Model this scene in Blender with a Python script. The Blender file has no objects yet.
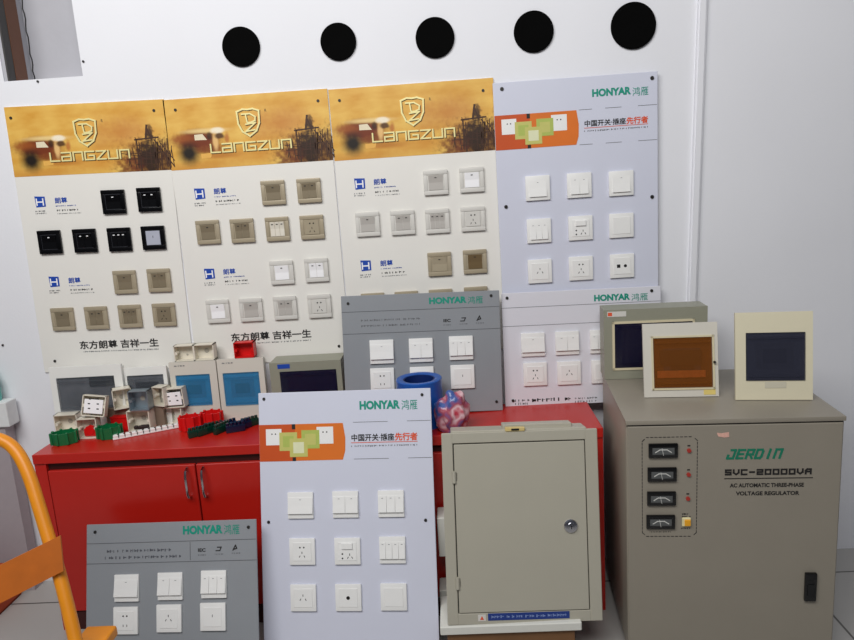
import bpy, bmesh, math, random
from mathutils import Vector, Matrix
random.seed(7)
SC = bpy.context.scene
COL = SC.collection
R = math.radians
# ------------------------------------------------------------------ camera
F = 700.0; YAW = R(2.5); PITCH = R(11.04); ROLL = math.atan(228/3580)
CAM = Vector((0, 0, 1.5))
fw = Vector((-math.sin(YAW)*math.cos(PITCH), math.cos(YAW)*math.cos(PITCH), -math.sin(PITCH)))
r0 = Vector((math.cos(YAW), math.sin(YAW), 0)); u0 = r0.cross(fw)
rt = r0*math.cos(ROLL) - u0*math.sin(ROLL); up = u0*math.cos(ROLL) + r0*math.sin(ROLL)
cd = bpy.data.cameras.new('camera'); cam = bpy.data.objects.new('camera', cd); COL.objects.link(cam)
m = Matrix((rt, up, -fw)).transposed().to_4x4(); m.translation = CAM; cam.matrix_world = m
cd.sensor_fit = 'HORIZONTAL'; cd.sensor_width = 36; cd.lens = 36*F/854; cd.clip_start = .05
SC.camera = cam
def ray(x, y): return fw + rt*((x-427)/F) - up*((y-320)/F)
def hit(x, y, P, n):
    d = ray(x, y); t = (Vector(P)-CAM).dot(n)/d.dot(n); return CAM + d*t
def nrm(yaw, lean):
    a, l = R(yaw), R(lean); return Vector((math.sin(a)*math.cos(l), -math.cos(a)*math.cos(l), math.sin(l)))
def aty(x, y, Y): return hit(x, y, (0, Y, 0), Vector((0, 1, 0)))
def atz(x, y, Z): return hit(x, y, (0, 0, Z), Vector((0, 0, 1)))
W = 2.56; CT = 0.672          # wall plane, cabinet top
# ------------------------------------------------------------------ materials
def lin(c):
    c /= 255; return c/12.92 if c <= .04045 else ((c+.055)/1.055)**2.4
def rgb(r, g, b): return (lin(r), lin(g), lin(b), 1)
MC = {}
def mat(name, c, rough=.5, metal=0, var=.06, scale=40, bump=0, bscale=300, alpha=1, spec=.5, trans=0, coat=0):
    if name in MC: return MC[name]
    M = bpy.data.materials.new(name); M.use_nodes = True; MC[name] = M
    nt = M.node_tree; N = nt.nodes; L = nt.links; b = N['Principled BSDF']
    c = rgb(*c); b.inputs['Roughness'].default_value = rough; b.inputs['Metallic'].default_value = metal
    b.inputs['Alpha'].default_value = alpha; b.inputs['Specular IOR Level'].default_value = spec
    b.inputs['Transmission Weight'].default_value = trans; b.inputs['Coat Weight'].default_value = coat
    tc = N.new('ShaderNodeTexCoord')
    nz = N.new('ShaderNodeTexNoise'); nz.inputs['Scale'].default_value = scale; nz.inputs['Detail'].default_value = 4
    L.new(tc.outputs['Object'], nz.inputs['Vector'])
    mx = N.new('ShaderNodeMix'); mx.data_type = 'RGBA'
    mx.inputs[6].default_value = tuple(v*(1-var) for v in c[:3])+(1,)
    mx.inputs[7].default_value = tuple(min(1, v*(1+var)) for v in c[:3])+(1,)
    L.new(nz.outputs['Fac'], mx.inputs[0]); L.new(mx.outputs[2], b.inputs['Base Color'])
    if bump:
        n2 = N.new('ShaderNodeTexNoise'); n2.inputs['Scale'].default_value = bscale
        L.new(tc.outputs['Object'], n2.inputs['Vector'])
        bp = N.new('ShaderNodeBump'); bp.inputs['Strength'].default_value = bump; bp.inputs['Distance'].default_value = .002
        L.new(n2.outputs['Fac'], bp.inputs['Height']); L.new(bp.outputs['Normal'], b.inputs['Normal'])
    return M
def banner_mat():
    M = bpy.data.materials.new('printed amber banner'); M.use_nodes = True
    nt = M.node_tree; N = nt.nodes; L = nt.links; b = N['Principled BSDF']; b.inputs['Roughness'].default_value = .4
    tc = N.new('ShaderNodeTexCoord'); sx = N.new('ShaderNodeSeparateXYZ'); L.new(tc.outputs['Object'], sx.inputs[0])
    nz = N.new('ShaderNodeTexNoise'); nz.inputs['Scale'].default_value = 8; nz.inputs['Detail'].default_value = 3
    mp = N.new('ShaderNodeMapping'); mp.inputs['Scale'].default_value = (1, 1, 2.5); L.new(tc.outputs['Object'], mp.inputs[0]); L.new(mp.outputs[0], nz.inputs[0])
    cr = N.new('ShaderNodeValToRGB'); e = cr.color_ramp.elements
    e[0].position = .3; e[0].color = rgb(214, 156, 58); e[1].position = .72; e[1].color = rgb(238, 196, 100)
    L.new(nz.outputs['Fac'], cr.inputs[0]); cur = cr.outputs[0]
    n2 = N.new('ShaderNodeTexNoise'); n2.inputs['Scale'].default_value = 60; n2.inputs['Detail'].default_value = 5; L.new(tc.outputs['Object'], n2.inputs[0])
    def blob(cur, cx, cz, rx, rz, col, amt, soft=.6, nzy=.5):
        def ma(op, a, bb=None, c=None):
            n = N.new('ShaderNodeMath'); n.operation = op
            for i, v in enumerate((a, bb, c)):
                if v is None: continue
                if isinstance(v, (int, float)): n.inputs[i].default_value = v
                else: L.new(v, n.inputs[i])
            return n.outputs[0]
        dx = ma('DIVIDE', ma('SUBTRACT', sx.outputs[0], cx), rx); dz = ma('DIVIDE', ma('SUBTRACT', sx.outputs[2], cz), rz)
        d = ma('SQRT', ma('ADD', ma('MULTIPLY', dx, dx), ma('MULTIPLY', dz, dz)))
        d = ma('ADD', d, ma('MULTIPLY', ma('SUBTRACT', n2.outputs['Fac'], .5), nzy*2))
        mr = N.new('ShaderNodeMapRange'); mr.interpolation_type = 'SMOOTHSTEP'
        mr.inputs['From Min'].default_value = 1-soft; mr.inputs['From Max'].default_value = 1+soft*.3
        mr.inputs['To Min'].default_value = amt; mr.inputs['To Max'].default_value = 0; L.new(d, mr.inputs[0])
        mx = N.new('ShaderNodeMix'); mx.data_type = 'RGBA'; L.new(mr.outputs[0], mx.inputs[0]); L.new(cur, mx.inputs[6]); mx.inputs[7].default_value = rgb(*col)
        return mx.outputs[2]
    # banner local: x 0..0.6, z 0..0.265 from its lower edge
    for a in [(.43, .155, .12, .07, (182, 92, 44), .5, .9, .3), (.33, .14, .05, .09, (196, 122, 56), .35, .8, .3), (.10, .02, .2, .03, (196, 122, 44), .5, .8, .2),
              (.105, .116, .098, .042, (118, 50, 16), 1, .55, .22), (.055, .125, .05, .02, (160, 84, 30), .7, .8, .3), (.072, .072, .046, .046, (30, 20, 10), 1, .75, .1), (.15, .085, .06, .022, (120, 50, 18), .85, .6, .2), (.19, .06, .09, .014, (168, 92, 32), .6, .8, .2),
              (.14, .148, .10, .010, (244, 216, 150), .8, .8, .1), (.182, .146, .028, .013, (248, 238, 214), .95, .5, .1), (.172, .108, .012, .036, (240, 196, 128), .9, .6, .15), (.188, .127, .020, .012, (70, 36, 18), .9, .5, .2), (.215, .118, .010, .022, (176, 90, 40), .7, .7, .3),
              (.152, .128, .012, .016, (44, 24, 12), .8, .6, .2), (.30, .05, .16, .03, (206, 132, 46), .4, .8, .2), (.50, .05, .13, .085, (104, 48, 18), .8, .7, .7), (.505, .065, .060, .075, (34, 18, 8), .95, .6, .9),
              (.44, .03, .05, .06, (104, 40, 22), .7, .8, .9), (.58, .05, .05, .09, (64, 28, 12), .8, .8, 1.0), (.515, .150, .014, .028, (44, 22, 12), .9, .5, .7)]:
        cur = blob(cur, *a)
    L.new(cur, b.inputs['Base Color']); return M
wallM = mat('white wall paint', (232, 233, 238), .75, var=.03, scale=3, bump=.15, bscale=120)
boardC = mat('cream board', (234, 232, 226), .45, var=.012, scale=15)
boardL = mat('lilac white acrylic board', (214, 217, 232), .22, var=.015, scale=12, bump=.03, bscale=8)
boardW = mat('white acrylic board', (222, 222, 230), .3, var=.015, scale=12)
boardG = mat('grey acrylic board', (146, 150, 155), .35, var=.03, scale=12)
boardE = mat('board edge', (205, 210, 214), .3)
white = mat('white plastic', (240, 240, 238), .35, var=.015)
whiteR = mat('bright white plastic', (250, 250, 252), .25, var=.01)
offw = mat('off white plastic', (214, 212, 206), .4, var=.02)
silv = mat('silver grey plastic', (186, 182, 176), .35, var=.03)
gold = mat('champagne plastic', (176, 164, 140), .35, metal=.15, var=.04)
goldD = mat('dark champagne plastic', (138, 126, 104), .35, metal=.2, var=.05)
brownR = mat('brown rocker', (120, 100, 70), .3, metal=.2)
blk = mat('glossy black plastic', (9, 9, 11), .18, var=.02)
blkM = mat('matt black', (14, 14, 15), .7, var=.1)
chrome = mat('chrome', (200, 200, 205), .2, metal=1)
dark = mat('dark print', (28, 26, 26), .6)
hole = mat('dark pin hole', (18, 16, 16), .8)
greyp = mat('grey print', (110, 112, 116), .6)
teal = mat('teal print', (10, 146, 124), .5)
blue = mat('blue print', (22, 70, 170), .5)
org = mat('orange red print', (226, 88, 50), .5)
cream = mat('cream print', (250, 238, 170), .35, metal=.2)
redC = mat('red lacquered wood', (186, 30, 20), .32, var=.08, scale=6, bump=.04, bscale=60)
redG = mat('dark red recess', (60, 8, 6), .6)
regM = mat('beige grey painted steel', (146, 139, 126), .42, var=.05, scale=8, bump=.12, bscale=400)
mbM = mat('ivory grey painted steel', (176, 172, 157), .42, var=.04, scale=8, bump=.1, bscale=400)
yel = mat('yellow painted steel', (228, 142, 22), .4, var=.12, scale=20)
yelD = mat('shaded yellow painted steel', (182, 96, 22), .5, var=.18, scale=25)  # yellow paint with the cross plate's shade put into the colour
# ------------------------------------------------------------------ mesh helpers
class MB:
    def __init__(s): s.bm = bmesh.new()
    def box(s, x0, x1, y0, y1, z0, z1, bev=0, seg=2):
        g = bmesh.ops.create_cube(s.bm, size=1)['verts']
        for v in g:
            v.co = Vector((x0 if v.co.x < 0 else x1, y0 if v.co.y < 0 else y1, z0 if v.co.z < 0 else z1))
        if bev:
            ed = list({e for v in g for e in v.link_edges})
            bmesh.ops.bevel(s.bm, geom=ed, offset=bev, segments=seg, affect='EDGES', profile=.6)
        return s
    def cyl(s, c, r, h, axis='y', n=24, r2=None):
        rr = r if r2 is None else r2
        M = {'y': Matrix.Rotation(R(90), 4, 'X'), 'z': Matrix.Identity(4), 'x': Matrix.Rotation(R(90), 4, 'Y')}[axis]
        bmesh.ops.create_cone(s.bm, cap_ends=True, segments=n, radius1=r, radius2=rr, depth=h, matrix=Matrix.Translation(c) @ M); return s
    def prism(s, pts, y0, y1):      # polygon in x,z extruded in y
        a = [s.bm.verts.new((p[0], y0, p[1])) for p in pts]; b = [s.bm.verts.new((p[0], y1, p[1])) for p in pts]
        n = len(pts); s.bm.faces.new(a); s.bm.faces.new(b[::-1])
        for i in range(n): s.bm.faces.new((a[i], b[i], b[(i+1) % n], a[(i+1) % n]))
        return s
    def stroke(s, pts, w, y0, y1):  # polyline ribbons in x,z
        ya = y0
        for (a, b) in zip(pts, pts[1:]):
            s.k = (getattr(s, 'k', 0)+1) % 7; y0 = ya-.00006*s.k
            a = Vector(a); b = Vector(b); d = b-a
            if d.length < 1e-7: continue
            d.normalize(); n = Vector((-d.y, d.x))*w/2; e = d*w/2
            s.prism([tuple(a-e-n), tuple(b+e-n), tuple(b+e+n), tuple(a-e+n)], y0, y1)
        return s
    def tube(s, path, r, n=16):
        P = [Vector(p) for p in path]; rings = []; side = None
        for i, p in enumerate(P):
            t = (P[min(i+1, len(P)-1)]-P[max(i-1, 0)]).normalized()
            if side is None: side = t.orthogonal().normalized()
            side = (side - t*side.dot(t)).normalized(); o = t.cross(side)
            rings.append([s.bm.verts.new(p+(side*math.cos(k*2*math.pi/n)+o*math.sin(k*2*math.pi/n))*r) for k in range(n)])
        for a, b in zip(rings, rings[1:]):
            for k in range(n): s.bm.faces.new((a[k], a[(k+1) % n], b[(k+1) % n], b[k]))
        s.bm.faces.new(rings[0][::-1]); s.bm.faces.new(rings[-1]); return s
    def lathe(s, prof, c=(0, 0, 0), n=40, closed=False):   # prof: (r, z)
        rings = []
        for (r, z) in prof: rings.append([s.bm.verts.new((c[0]+r*math.cos(k*2*math.pi/n), c[1]+r*math.sin(k*2*math.pi/n), c[2]+z)) for k in range(n)])
        pr = list(zip(rings, rings[1:])) + ([(rings[-1], rings[0])] if closed else [])
        for a, b in pr:
            for k in range(n): s.bm.faces.new((a[k], a[(k+1) % n], b[(k+1) % n], b[k]))
        return s
    def mesh(s, name, M, smooth=False):
        bmesh.ops.recalc_face_normals(s.bm, faces=s.bm.faces)
        me = bpy.data.meshes.new(name); s.bm.to_mesh(me); s.bm.free()
        for x in (M if isinstance(M, (list, tuple)) else [M]): me.materials.append(x)
        if smooth:
            for p in me.polygons: p.use_smooth = True
            me.set_sharp_from_angle(angle=R(35))
        return me
    def build(s, name, M, parent=None, smooth=False, loc=None, label=None):
        o = bpy.data.objects.new(name, s.mesh(name, M, smooth)); COL.objects.link(o)
        if parent is not None: o.parent = parent
        if loc is not None: o.location = loc
        if label: o['label'] = label
        return o
def thing(name, label, cat, mw=None, group=None, data=None):
    o = bpy.data.objects.new(name, data); COL.objects.link(o); o.empty_display_size = .05 if data is None else 1
    if mw is not None: o.matrix_world = mw
    o['label'] = label; o['category'] = cat
    if group: o['group'] = group
    return o
def tag(o, label, cat, group=None):
    o['label'] = label; o['category'] = cat
    if group: o['group'] = group
    return o
def struct(o): o['kind'] = 'structure'; return o
def frame(o, ux, n):      # matrix: x=ux, -y = n (outward), z = up in plane
    ux = Vector(ux).normalized(); n = Vector(n).normalized(); v = (-n).cross(ux)*-1
    z = ux.cross(-n); M = Matrix((ux, -n, z)).transposed().to_4x4(); M.translation = Vector(o); return M
def TR(x, y, z): return Matrix.Translation((x, y, z))
def yawm(p, yaw, lean=0, roll=0):  # local -y faces the viewer; yaw + turns face to the right; lean + tips it back
    return TR(*p) @ Matrix.Rotation(R(yaw), 4, 'Z') @ Matrix.Rotation(R(-lean), 4, 'X') @ Matrix.Rotation(R(roll), 4, 'Y')
TCACHE = {}
def text(s, x, z, w, h, M, parent, name='lettering', off=.0009, bold=.0, shear=0, depth=.0004, label=None):
    """lettering fitted into a w by h box centred on (x, z) of the parent's face"""
    cu = bpy.data.curves.new('t', 'FONT'); cu.body = s; cu.size = 1; cu.offset = bold; cu.resolution_u = 3; cu.shear = shear
    ob = bpy.data.objects.new('t', cu); COL.objects.link(ob); dg = bpy.context.evaluated_depsgraph_get()
    me = bpy.data.meshes.new_from_object(ob.evaluated_get(dg)); bpy.data.objects.remove(ob); bpy.data.curves.remove(cu)
    xs = [v.co.x for v in me.vertices]; ys = [v.co.y for v in me.vertices]
    if not xs: print('EMPTY TEXT', s); return None
    x0, x1, y0, y1 = min(xs), max(xs), min(ys), max(ys); sx = w/(x1-x0); sz = h/(y1-y0)
    for v in me.vertices: v.co = Vector((x+(v.co.x-(x0+x1)/2)*sx, -off, z+(v.co.y-(y0+y1)/2)*sz))
    me.name = name; me.materials.clear(); me.materials.append(M)
    o = bpy.data.objects.new(name, me); COL.objects.link(o); o.parent = parent
    if label: o['label'] = label
    return o
def fine(parent, x0, x1, z, h, M, seed=0, name='fine_print', off=.0008, rows=1, gap=.008):
    rnd = random.Random(seed); b = MB()
    for r in range(rows):
        x = x0; zz = z - r*gap
        while x < x1:
            w = h*rnd.uniform(.5, 1.2)
            b.box(x, min(x+w*.35, x1), -off, -off+.0003, zz-h*rnd.uniform(.3, .5), zz+h*rnd.uniform(.3, .5))
            if rnd.random() < .8: b.box(x, min(x+w, x1), -off, -off+.0003, zz-h*.12+rnd.uniform(-.2, .3)*h, zz+rnd.uniform(.1, .35)*h)
            x += w*1.25 + (h*.6 if rnd.random() < .2 else 0)
    return b.build(name, M, parent)
# ------------------------------------------------------------------ the setting
rb = aty(83, 76.5, W); lb = aty(4, 81, W); hx0, hx1, hz = lb.x, rb.x, (lb.z+rb.z)/2
w = MB(); T = .3
w.box(-3.4, hx0, W, W+T, 0, 3).box(hx1, 3, W, W+T, 0, 3).box(hx0, hx1, W, W+T, 0, hz).box(hx0, hx1, W, W+T, 2.9, 3)
struct(w.build('wall_back', wallM))
nb = aty(36, 79, 2.56).x
rev = mat('grey plastered reveal', (176, 176, 182), .85, var=.12, scale=6, bump=.3, bscale=60)
struct(MB().box(hx0, hx1, W+.165, W+.20, hz, 2.9).build('trim_1', rev))            # panel closing the recess
struct(MB().box(hx0, hx0+.012, W+.005, W+.165, hz, 2.9).build('trim_2', rev))
struct(MB().box(hx0+.012, hx0+.02, W+.048, W+.120, hz, 2.9).build('trim_3', mat('brown stained wood', (108, 70, 50), .6, var=.25, scale=9)))
struct(MB().box(hx0+.012, hx0+.018, W+.004, W+.046, hz, 2.9).build('trim_4', mat('dark frame metal', (62, 60, 58), .5)))
ck = MB(); pts = []
for k in range(40):
    pts.append((hx0+.020+.002*math.sin(k*1.7)+random.uniform(-.002, .002), hz+k*.02))
ck.stroke(pts, .003, W+.162, W+.166); struct(ck.build('trim_5', mat('dark crack', (44, 42, 44), .9)))
fl = MB().box(-3.4, 3, -2.5, W, -.05, 0)
FM = mat('grey floor tiles', (176, 174, 170), .35, var=.05, scale=5)
nt = FM.node_tree; br = nt.nodes.new('ShaderNodeTexBrick'); br.offset = 0; br.inputs['Scale'].default_value = 1
br.inputs['Brick Width'].default_value = .6; br.inputs['Row Height'].default_value = .6; br.inputs['Mortar Size'].default_value = .004
br.inputs['Color1'].default_value = rgb(180, 178, 174); br.inputs['Color2'].default_value = rgb(174, 172, 168); br.inputs['Mortar'].default_value = rgb(90, 88, 84)
tc = nt.nodes.new('ShaderNodeTexCoord'); nt.links.new(tc.outputs['Object'], br.inputs['Vector']); nt.links.new(br.outputs['Color'], nt.nodes['Principled BSDF'].inputs['Base Color'])
struct(fl.build('floor', FM))
# slanting white cable trunking on the wall
a = aty(702.5, -20, W-.0); b_ = aty(690, 330, W); b_ = a + (b_-a)*1.6
d = (b_-a); tr = MB()
for off, ww, th in ((0, .030, .012), (0, .018, .018)):
    tr.stroke([(a.x+off, a.z), (b_.x+off, b_.z)], ww, W-th, W)
struct(tr.build('trim_6', wallM))
# black round covers
for i, (px, py, lab) in enumerate([(241.5, 47, 'black round wall cover above the middle amber-topped board, leftmost of the five'),
        (338.5, 42, 'black round wall cover second from left, above joint between middle and right amber-topped boards'),
        (435, 38, 'black round wall cover above the emblem of the right amber-topped board'),
        (533.5, 32, 'black round wall cover second from right, above left half of the lilac board'),
        (633, 26, 'black round wall cover nearest the slanting cable trunking, rightmost of the five')]):
    p = aty(px, py, W); rr = (.066, .062, .067, .068, .076)[i]
    b = MB(); b.cyl((0, -.004, 0), rr, .008, 'y', 44); b.cyl((0, -.009, 0), rr*.97, .002, 'y', 44, )
    o = b.build('wall_cover', mat('black felt', (5, 5, 5), 1, var=.3, scale=20, spec=.1), smooth=True); o.location = p
    tag(o, lab, 'cover', 'black round covers along the wall')
for (px, py) in ((83.5, 61.5), (38, 81.5), (3, 345)):
    p = aty(px, py, W); o = MB().cyl((0, -.002, 0), .004, .004, 'y', 10).build('nail', dark); o.location = p
    tag(o, {83.5: 'small dark nail beside the recess edge', 38: 'small dark nail just under the recess sill', 3: 'small dark nail in wall at far left below the boards'}[px], 'nail')
# ------------------------------------------------------------------ boards
class Board:
    def __init__(s, name, label, q, P, yaw, lean, M, th=.006, group=None, roll=None, edge=None):
        n = nrm(yaw, lean); c = [hit(x, y, P, n) for x, y in q]
        s.n = n; u = ((c[1]-c[0]).normalized()+(c[2]-c[3]).normalized()).normalized()
        v = n.cross(u)*-1
        v = u.cross(-n)
        s.w = ((c[1]-c[0]).length+(c[2]-c[3]).length)/2-.001; s.h = ((c[3]-c[0]).length+(c[2]-c[1]).length)/2
        ctr = sum(c, Vector())/4; o = ctr-u*s.w/2-v*s.h/2
        s.M = frame(o, u, n); s.inv = s.M.inverted(); s.o = o
        s.root = thing(name, label, 'board', s.M, group)
        b = MB().box(0, s.w, 0, th, 0, s.h, .0012, 1); b.build('panel', M, s.root)
    def loc(s, x, y):
        p = hit(x, y, s.o, s.n); q = s.inv @ p; return q.x, q.z
    def screw(s, x, y, M=None, r=.005):
        u, v = s.loc(x, y); MB().cyl((u, -.0015, v), r, .003, 'y', 14).build('screw', M or chromeD, s.root, smooth=True)
chromeD = mat('dark screw', (60, 58, 56), .4, metal=.6)
bannerM = banner_mat()
# ---- switches and sockets: meshes made once per kind, each plate its own object
PC = {}
def cached(key, fn):
    if key not in PC: PC[key] = fn()
    return PC[key]
def add(name, me, parent, loc=(0, 0, 0)):
    o = bpy.data.objects.new(name, me); COL.objects.link(o); o.parent = parent; o.location = loc; return o
S = .086
def pins(kind):
    b = MB(); y0, y1 = -.0003, .0008
    def slot(x, z, w=.0022, h=.007, a=0):
        c, s_ = math.cos(R(a)), math.sin(R(a)); q = [(-w/2, -h/2), (w/2, -h/2), (w/2, h/2), (-w/2, h/2)]
        b.prism([(x+p*c-r_*s_, z+p*s_+r_*c) for p, r_ in q], y0, y1)
    def two(z): 
        for x in (-.0065, .0065): b.cyl((x, .0002, z), .0027, .001, 'y', 12)
    def three(z, k=1):
        slot(0, z+.008*k); slot(-.008*k, z-.004*k, a=-30); slot(.008*k, z-.004*k, a=30)
    if kind == 'five': two(.014); three(-.011)
    if kind == 'three': three(0, 1.1)
    if kind == 'four': two(.015); slot(-.0065, -.015); slot(.0065, -.015)
    if kind == 'tv': b.cyl((0, .0002, .0), .006, .001, 'y', 16)
    if kind == 'tvdata': b.cyl((.011, .0002, .0), .0055, .001, 'y', 16); b.box(-.019, -.007, y0, y1, -.006, .006)
    if kind == 'single': slot(0, .004, .0018, .008)
    if kind == 'low': b.cyl((-.016, .0002, -.008), .0028, .001, 'y', 12); b.cyl((-.016, .0002, -.022), .0028, .001, 'y', 12); slot(.008, -.01); slot(.002, -.02, a=-30); slot(.016, -.02, a=30)
    if kind == 'ten': two(.014); two(-.014); slot(0, .003)
    return b
def plate(B, px, py, style, kind, label, group, roll=0):
    """style: frame material, face material, trim; kind: number of rockers or socket pattern"""
    fm, rm, form = style; u, v = B.loc(px, py)
    is_sw = isinstance(kind, int) or kind == 'swsock'
    nm = 'wall_switch' if is_sw else ('blank_plate' if kind == 'blank' else 'wall_socket')
    root = thing(nm, label, {'wall_switch': 'switch', 'blank_plate': 'plate', 'wall_socket': 'socket'}[nm], B.M @ TR(u, 0, v) @ Matrix.Rotation(R(roll), 4, 'Y'), group)
    H = S/2
    if form == 'lang':
        def fr():
            b = MB(); b.box(-H, H, -.009, -.0002, -H, H, .003, 2)
            b.box(-H, H, -.0115, -.008, H-.015, H, .0025, 2); b.box(-H, H, -.0105, -.008, -H, -H+.015, .002, 2)
            b.box(-H, -H+.013, -.0104, -.008, -H+.0148, H-.0148, .002, 2); b.box(H-.013, H, -.0104, -.008, -H+.0148, H-.0148, .002, 2); return b.mesh('frame', fm, True)
        add('frame', cached(('lf', fm.name), fr), root)
        iw, ih = .052, .052; zc = 0
        if fm is blk: add('trim_ring', cached('ring', lambda: MB().box(-.029, .029, -.0112, -.008, .0255, .0275).box(-.029, .029, -.0112, -.008, -.0275, -.026).box(-.0285, -.0272, -.0112, -.008, -.027, .027).mesh('trim_ring', chrome)), root)
        fy = -.0125
    elif form == 'wide':
        def fr():
            b = MB(); b.box(-H, H, -.008, -.0002, -H, H, .002, 2); return b.mesh('frame', fm, True)
        add('frame', cached(('wf', fm.name), fr), root); iw, ih, zc, fy = .084, .052, 0, -.0125
    else:   # flat honyar style
        def fr():
            b = MB(); b.box(-H, H, -.009, -.0002, -H, H, .0025, 2); return b.mesh('frame', fm, True)
        add('frame', cached(('hf', fm.name), fr), root); iw, ih, zc, fy = .062, .060, 0, -.0115
    if isinstance(kind, int) or kind in ('side',):
        n = kind if isinstance(kind, int) else 1
        wd = iw/n
        def rk():
            b = MB(); h2 = ih/2
            x0, x1 = -wd/2+.0006, wd/2-.0006
            P = [(x0, x1)]
            # wedge: top edge proud, slightly dished face
            vs = []
            for x in (x0, x1):
                prof = ((-.004, -h2), (fy+.0015, -h2), (fy+.0028, 0), (fy-.0012, h2), (-.004, h2)) if form == 'lang' else ((-.004, -h2), (fy-.003, -h2), (fy+.0005, 0), (fy+.003, h2), (-.004, h2))
                for (y, z) in prof: vs.append(b.bm.verts.new((x, y, z)))
            a_, c_ = vs[:5], vs[5:]; b.bm.faces.new(a_); b.bm.faces.new(c_[::-1])
            for i in range(5): b.bm.faces.new((a_[i], c_[i], c_[(i+1) % 5], a_[(i+1) % 5]))
            return b.mesh('rocker', rm)
        me = cached(('rk', rm.name, n, form), rk)
        for k in range(n): add('rocker', me, root, (-iw/2+wd*(k+.5), 0, zc))
        if form == 'lang':
            lm = cached(('ind', fm.name), lambda: MB().box(-.0035, .0035, -.0008, 0, -.0015, .0015).mesh('indicator', whiteR if fm is blk else dark))
            for k in range(n): add('indicator', lm, root, (-iw/2+wd*(k+.5), fy+.0002, .017))
        else:
            lm = cached('ind2', lambda: MB().box(-.003, .003, -.0006, 0, -.0006, .0006).mesh('indicator', greyp))
            for k in range(n): add('indicator', lm, root, (-iw/2+wd*(k+.5), fy+.0022, .019))
    elif kind == 'swsock':
        add('face', cached(('fc', rm.name, form), lambda: MB().box(-iw/2, iw/2, fy+.001, -.005, -ih/2, ih/2, .001, 1).mesh('face', rm)), root)
        add('rocker', cached(('r3', rm.name), lambda: MB().box(-.018, .018, -.0155, -.006, .008, .027, .0015, 2).mesh('rocker', rm)), root)
        add('pin_holes', cached('low', lambda: pins('low').mesh('pin_holes', hole)), root, (0, fy+.0009, 0))
    else:
        add('face', cached(('fc', rm.name, form), lambda: MB().box(-iw/2, iw/2, fy+.001, -.005, -ih/2, ih/2, .001, 1).mesh('face', rm)), root)
        if kind != 'blank': add('pin_holes', cached(kind, lambda: pins(kind).mesh('pin_holes', hole)), root, (0, fy+.0009, 0))
    return root
BLK = (blk, blk, 'lang'); BLG = (blk, mat('pale grey face', (178, 182, 196), .3), 'lang')
GLD = (gold, goldD, 'lang'); GLW = (gold, mat('cream rocker', (226, 220, 206), .3), 'lang'); GLB = (gold, brownR, 'lang'); GG = (gold, gold, 'lang')
WSL = (offw, silv, 'lang'); WWH = (offw, whiteR, 'lang'); SIL = (offw, offw, 'lang')
HON = (white, white, 'flat'); HWD = (white, white, 'wide')
LET = {'L': [[(0, 1), (0, 0), (1, 0)]], 'A': [[(0, 1), (1, 1), (1, 0), (0, 0), (0, .5), (1, .5)]], 'N': [[(0, 0), (0, 1), (1, 1), (1, 0)]],
       'G': [[(1, 1), (0, 1), (0, 0), (1, 0), (1, .5), (.45, .5)]], 'Z': [[(0, 1), (1, 1), (0, 0), (1, 0)]], 'U': [[(0, 1), (0, 0), (1, 0), (1, 1)]]}
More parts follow.
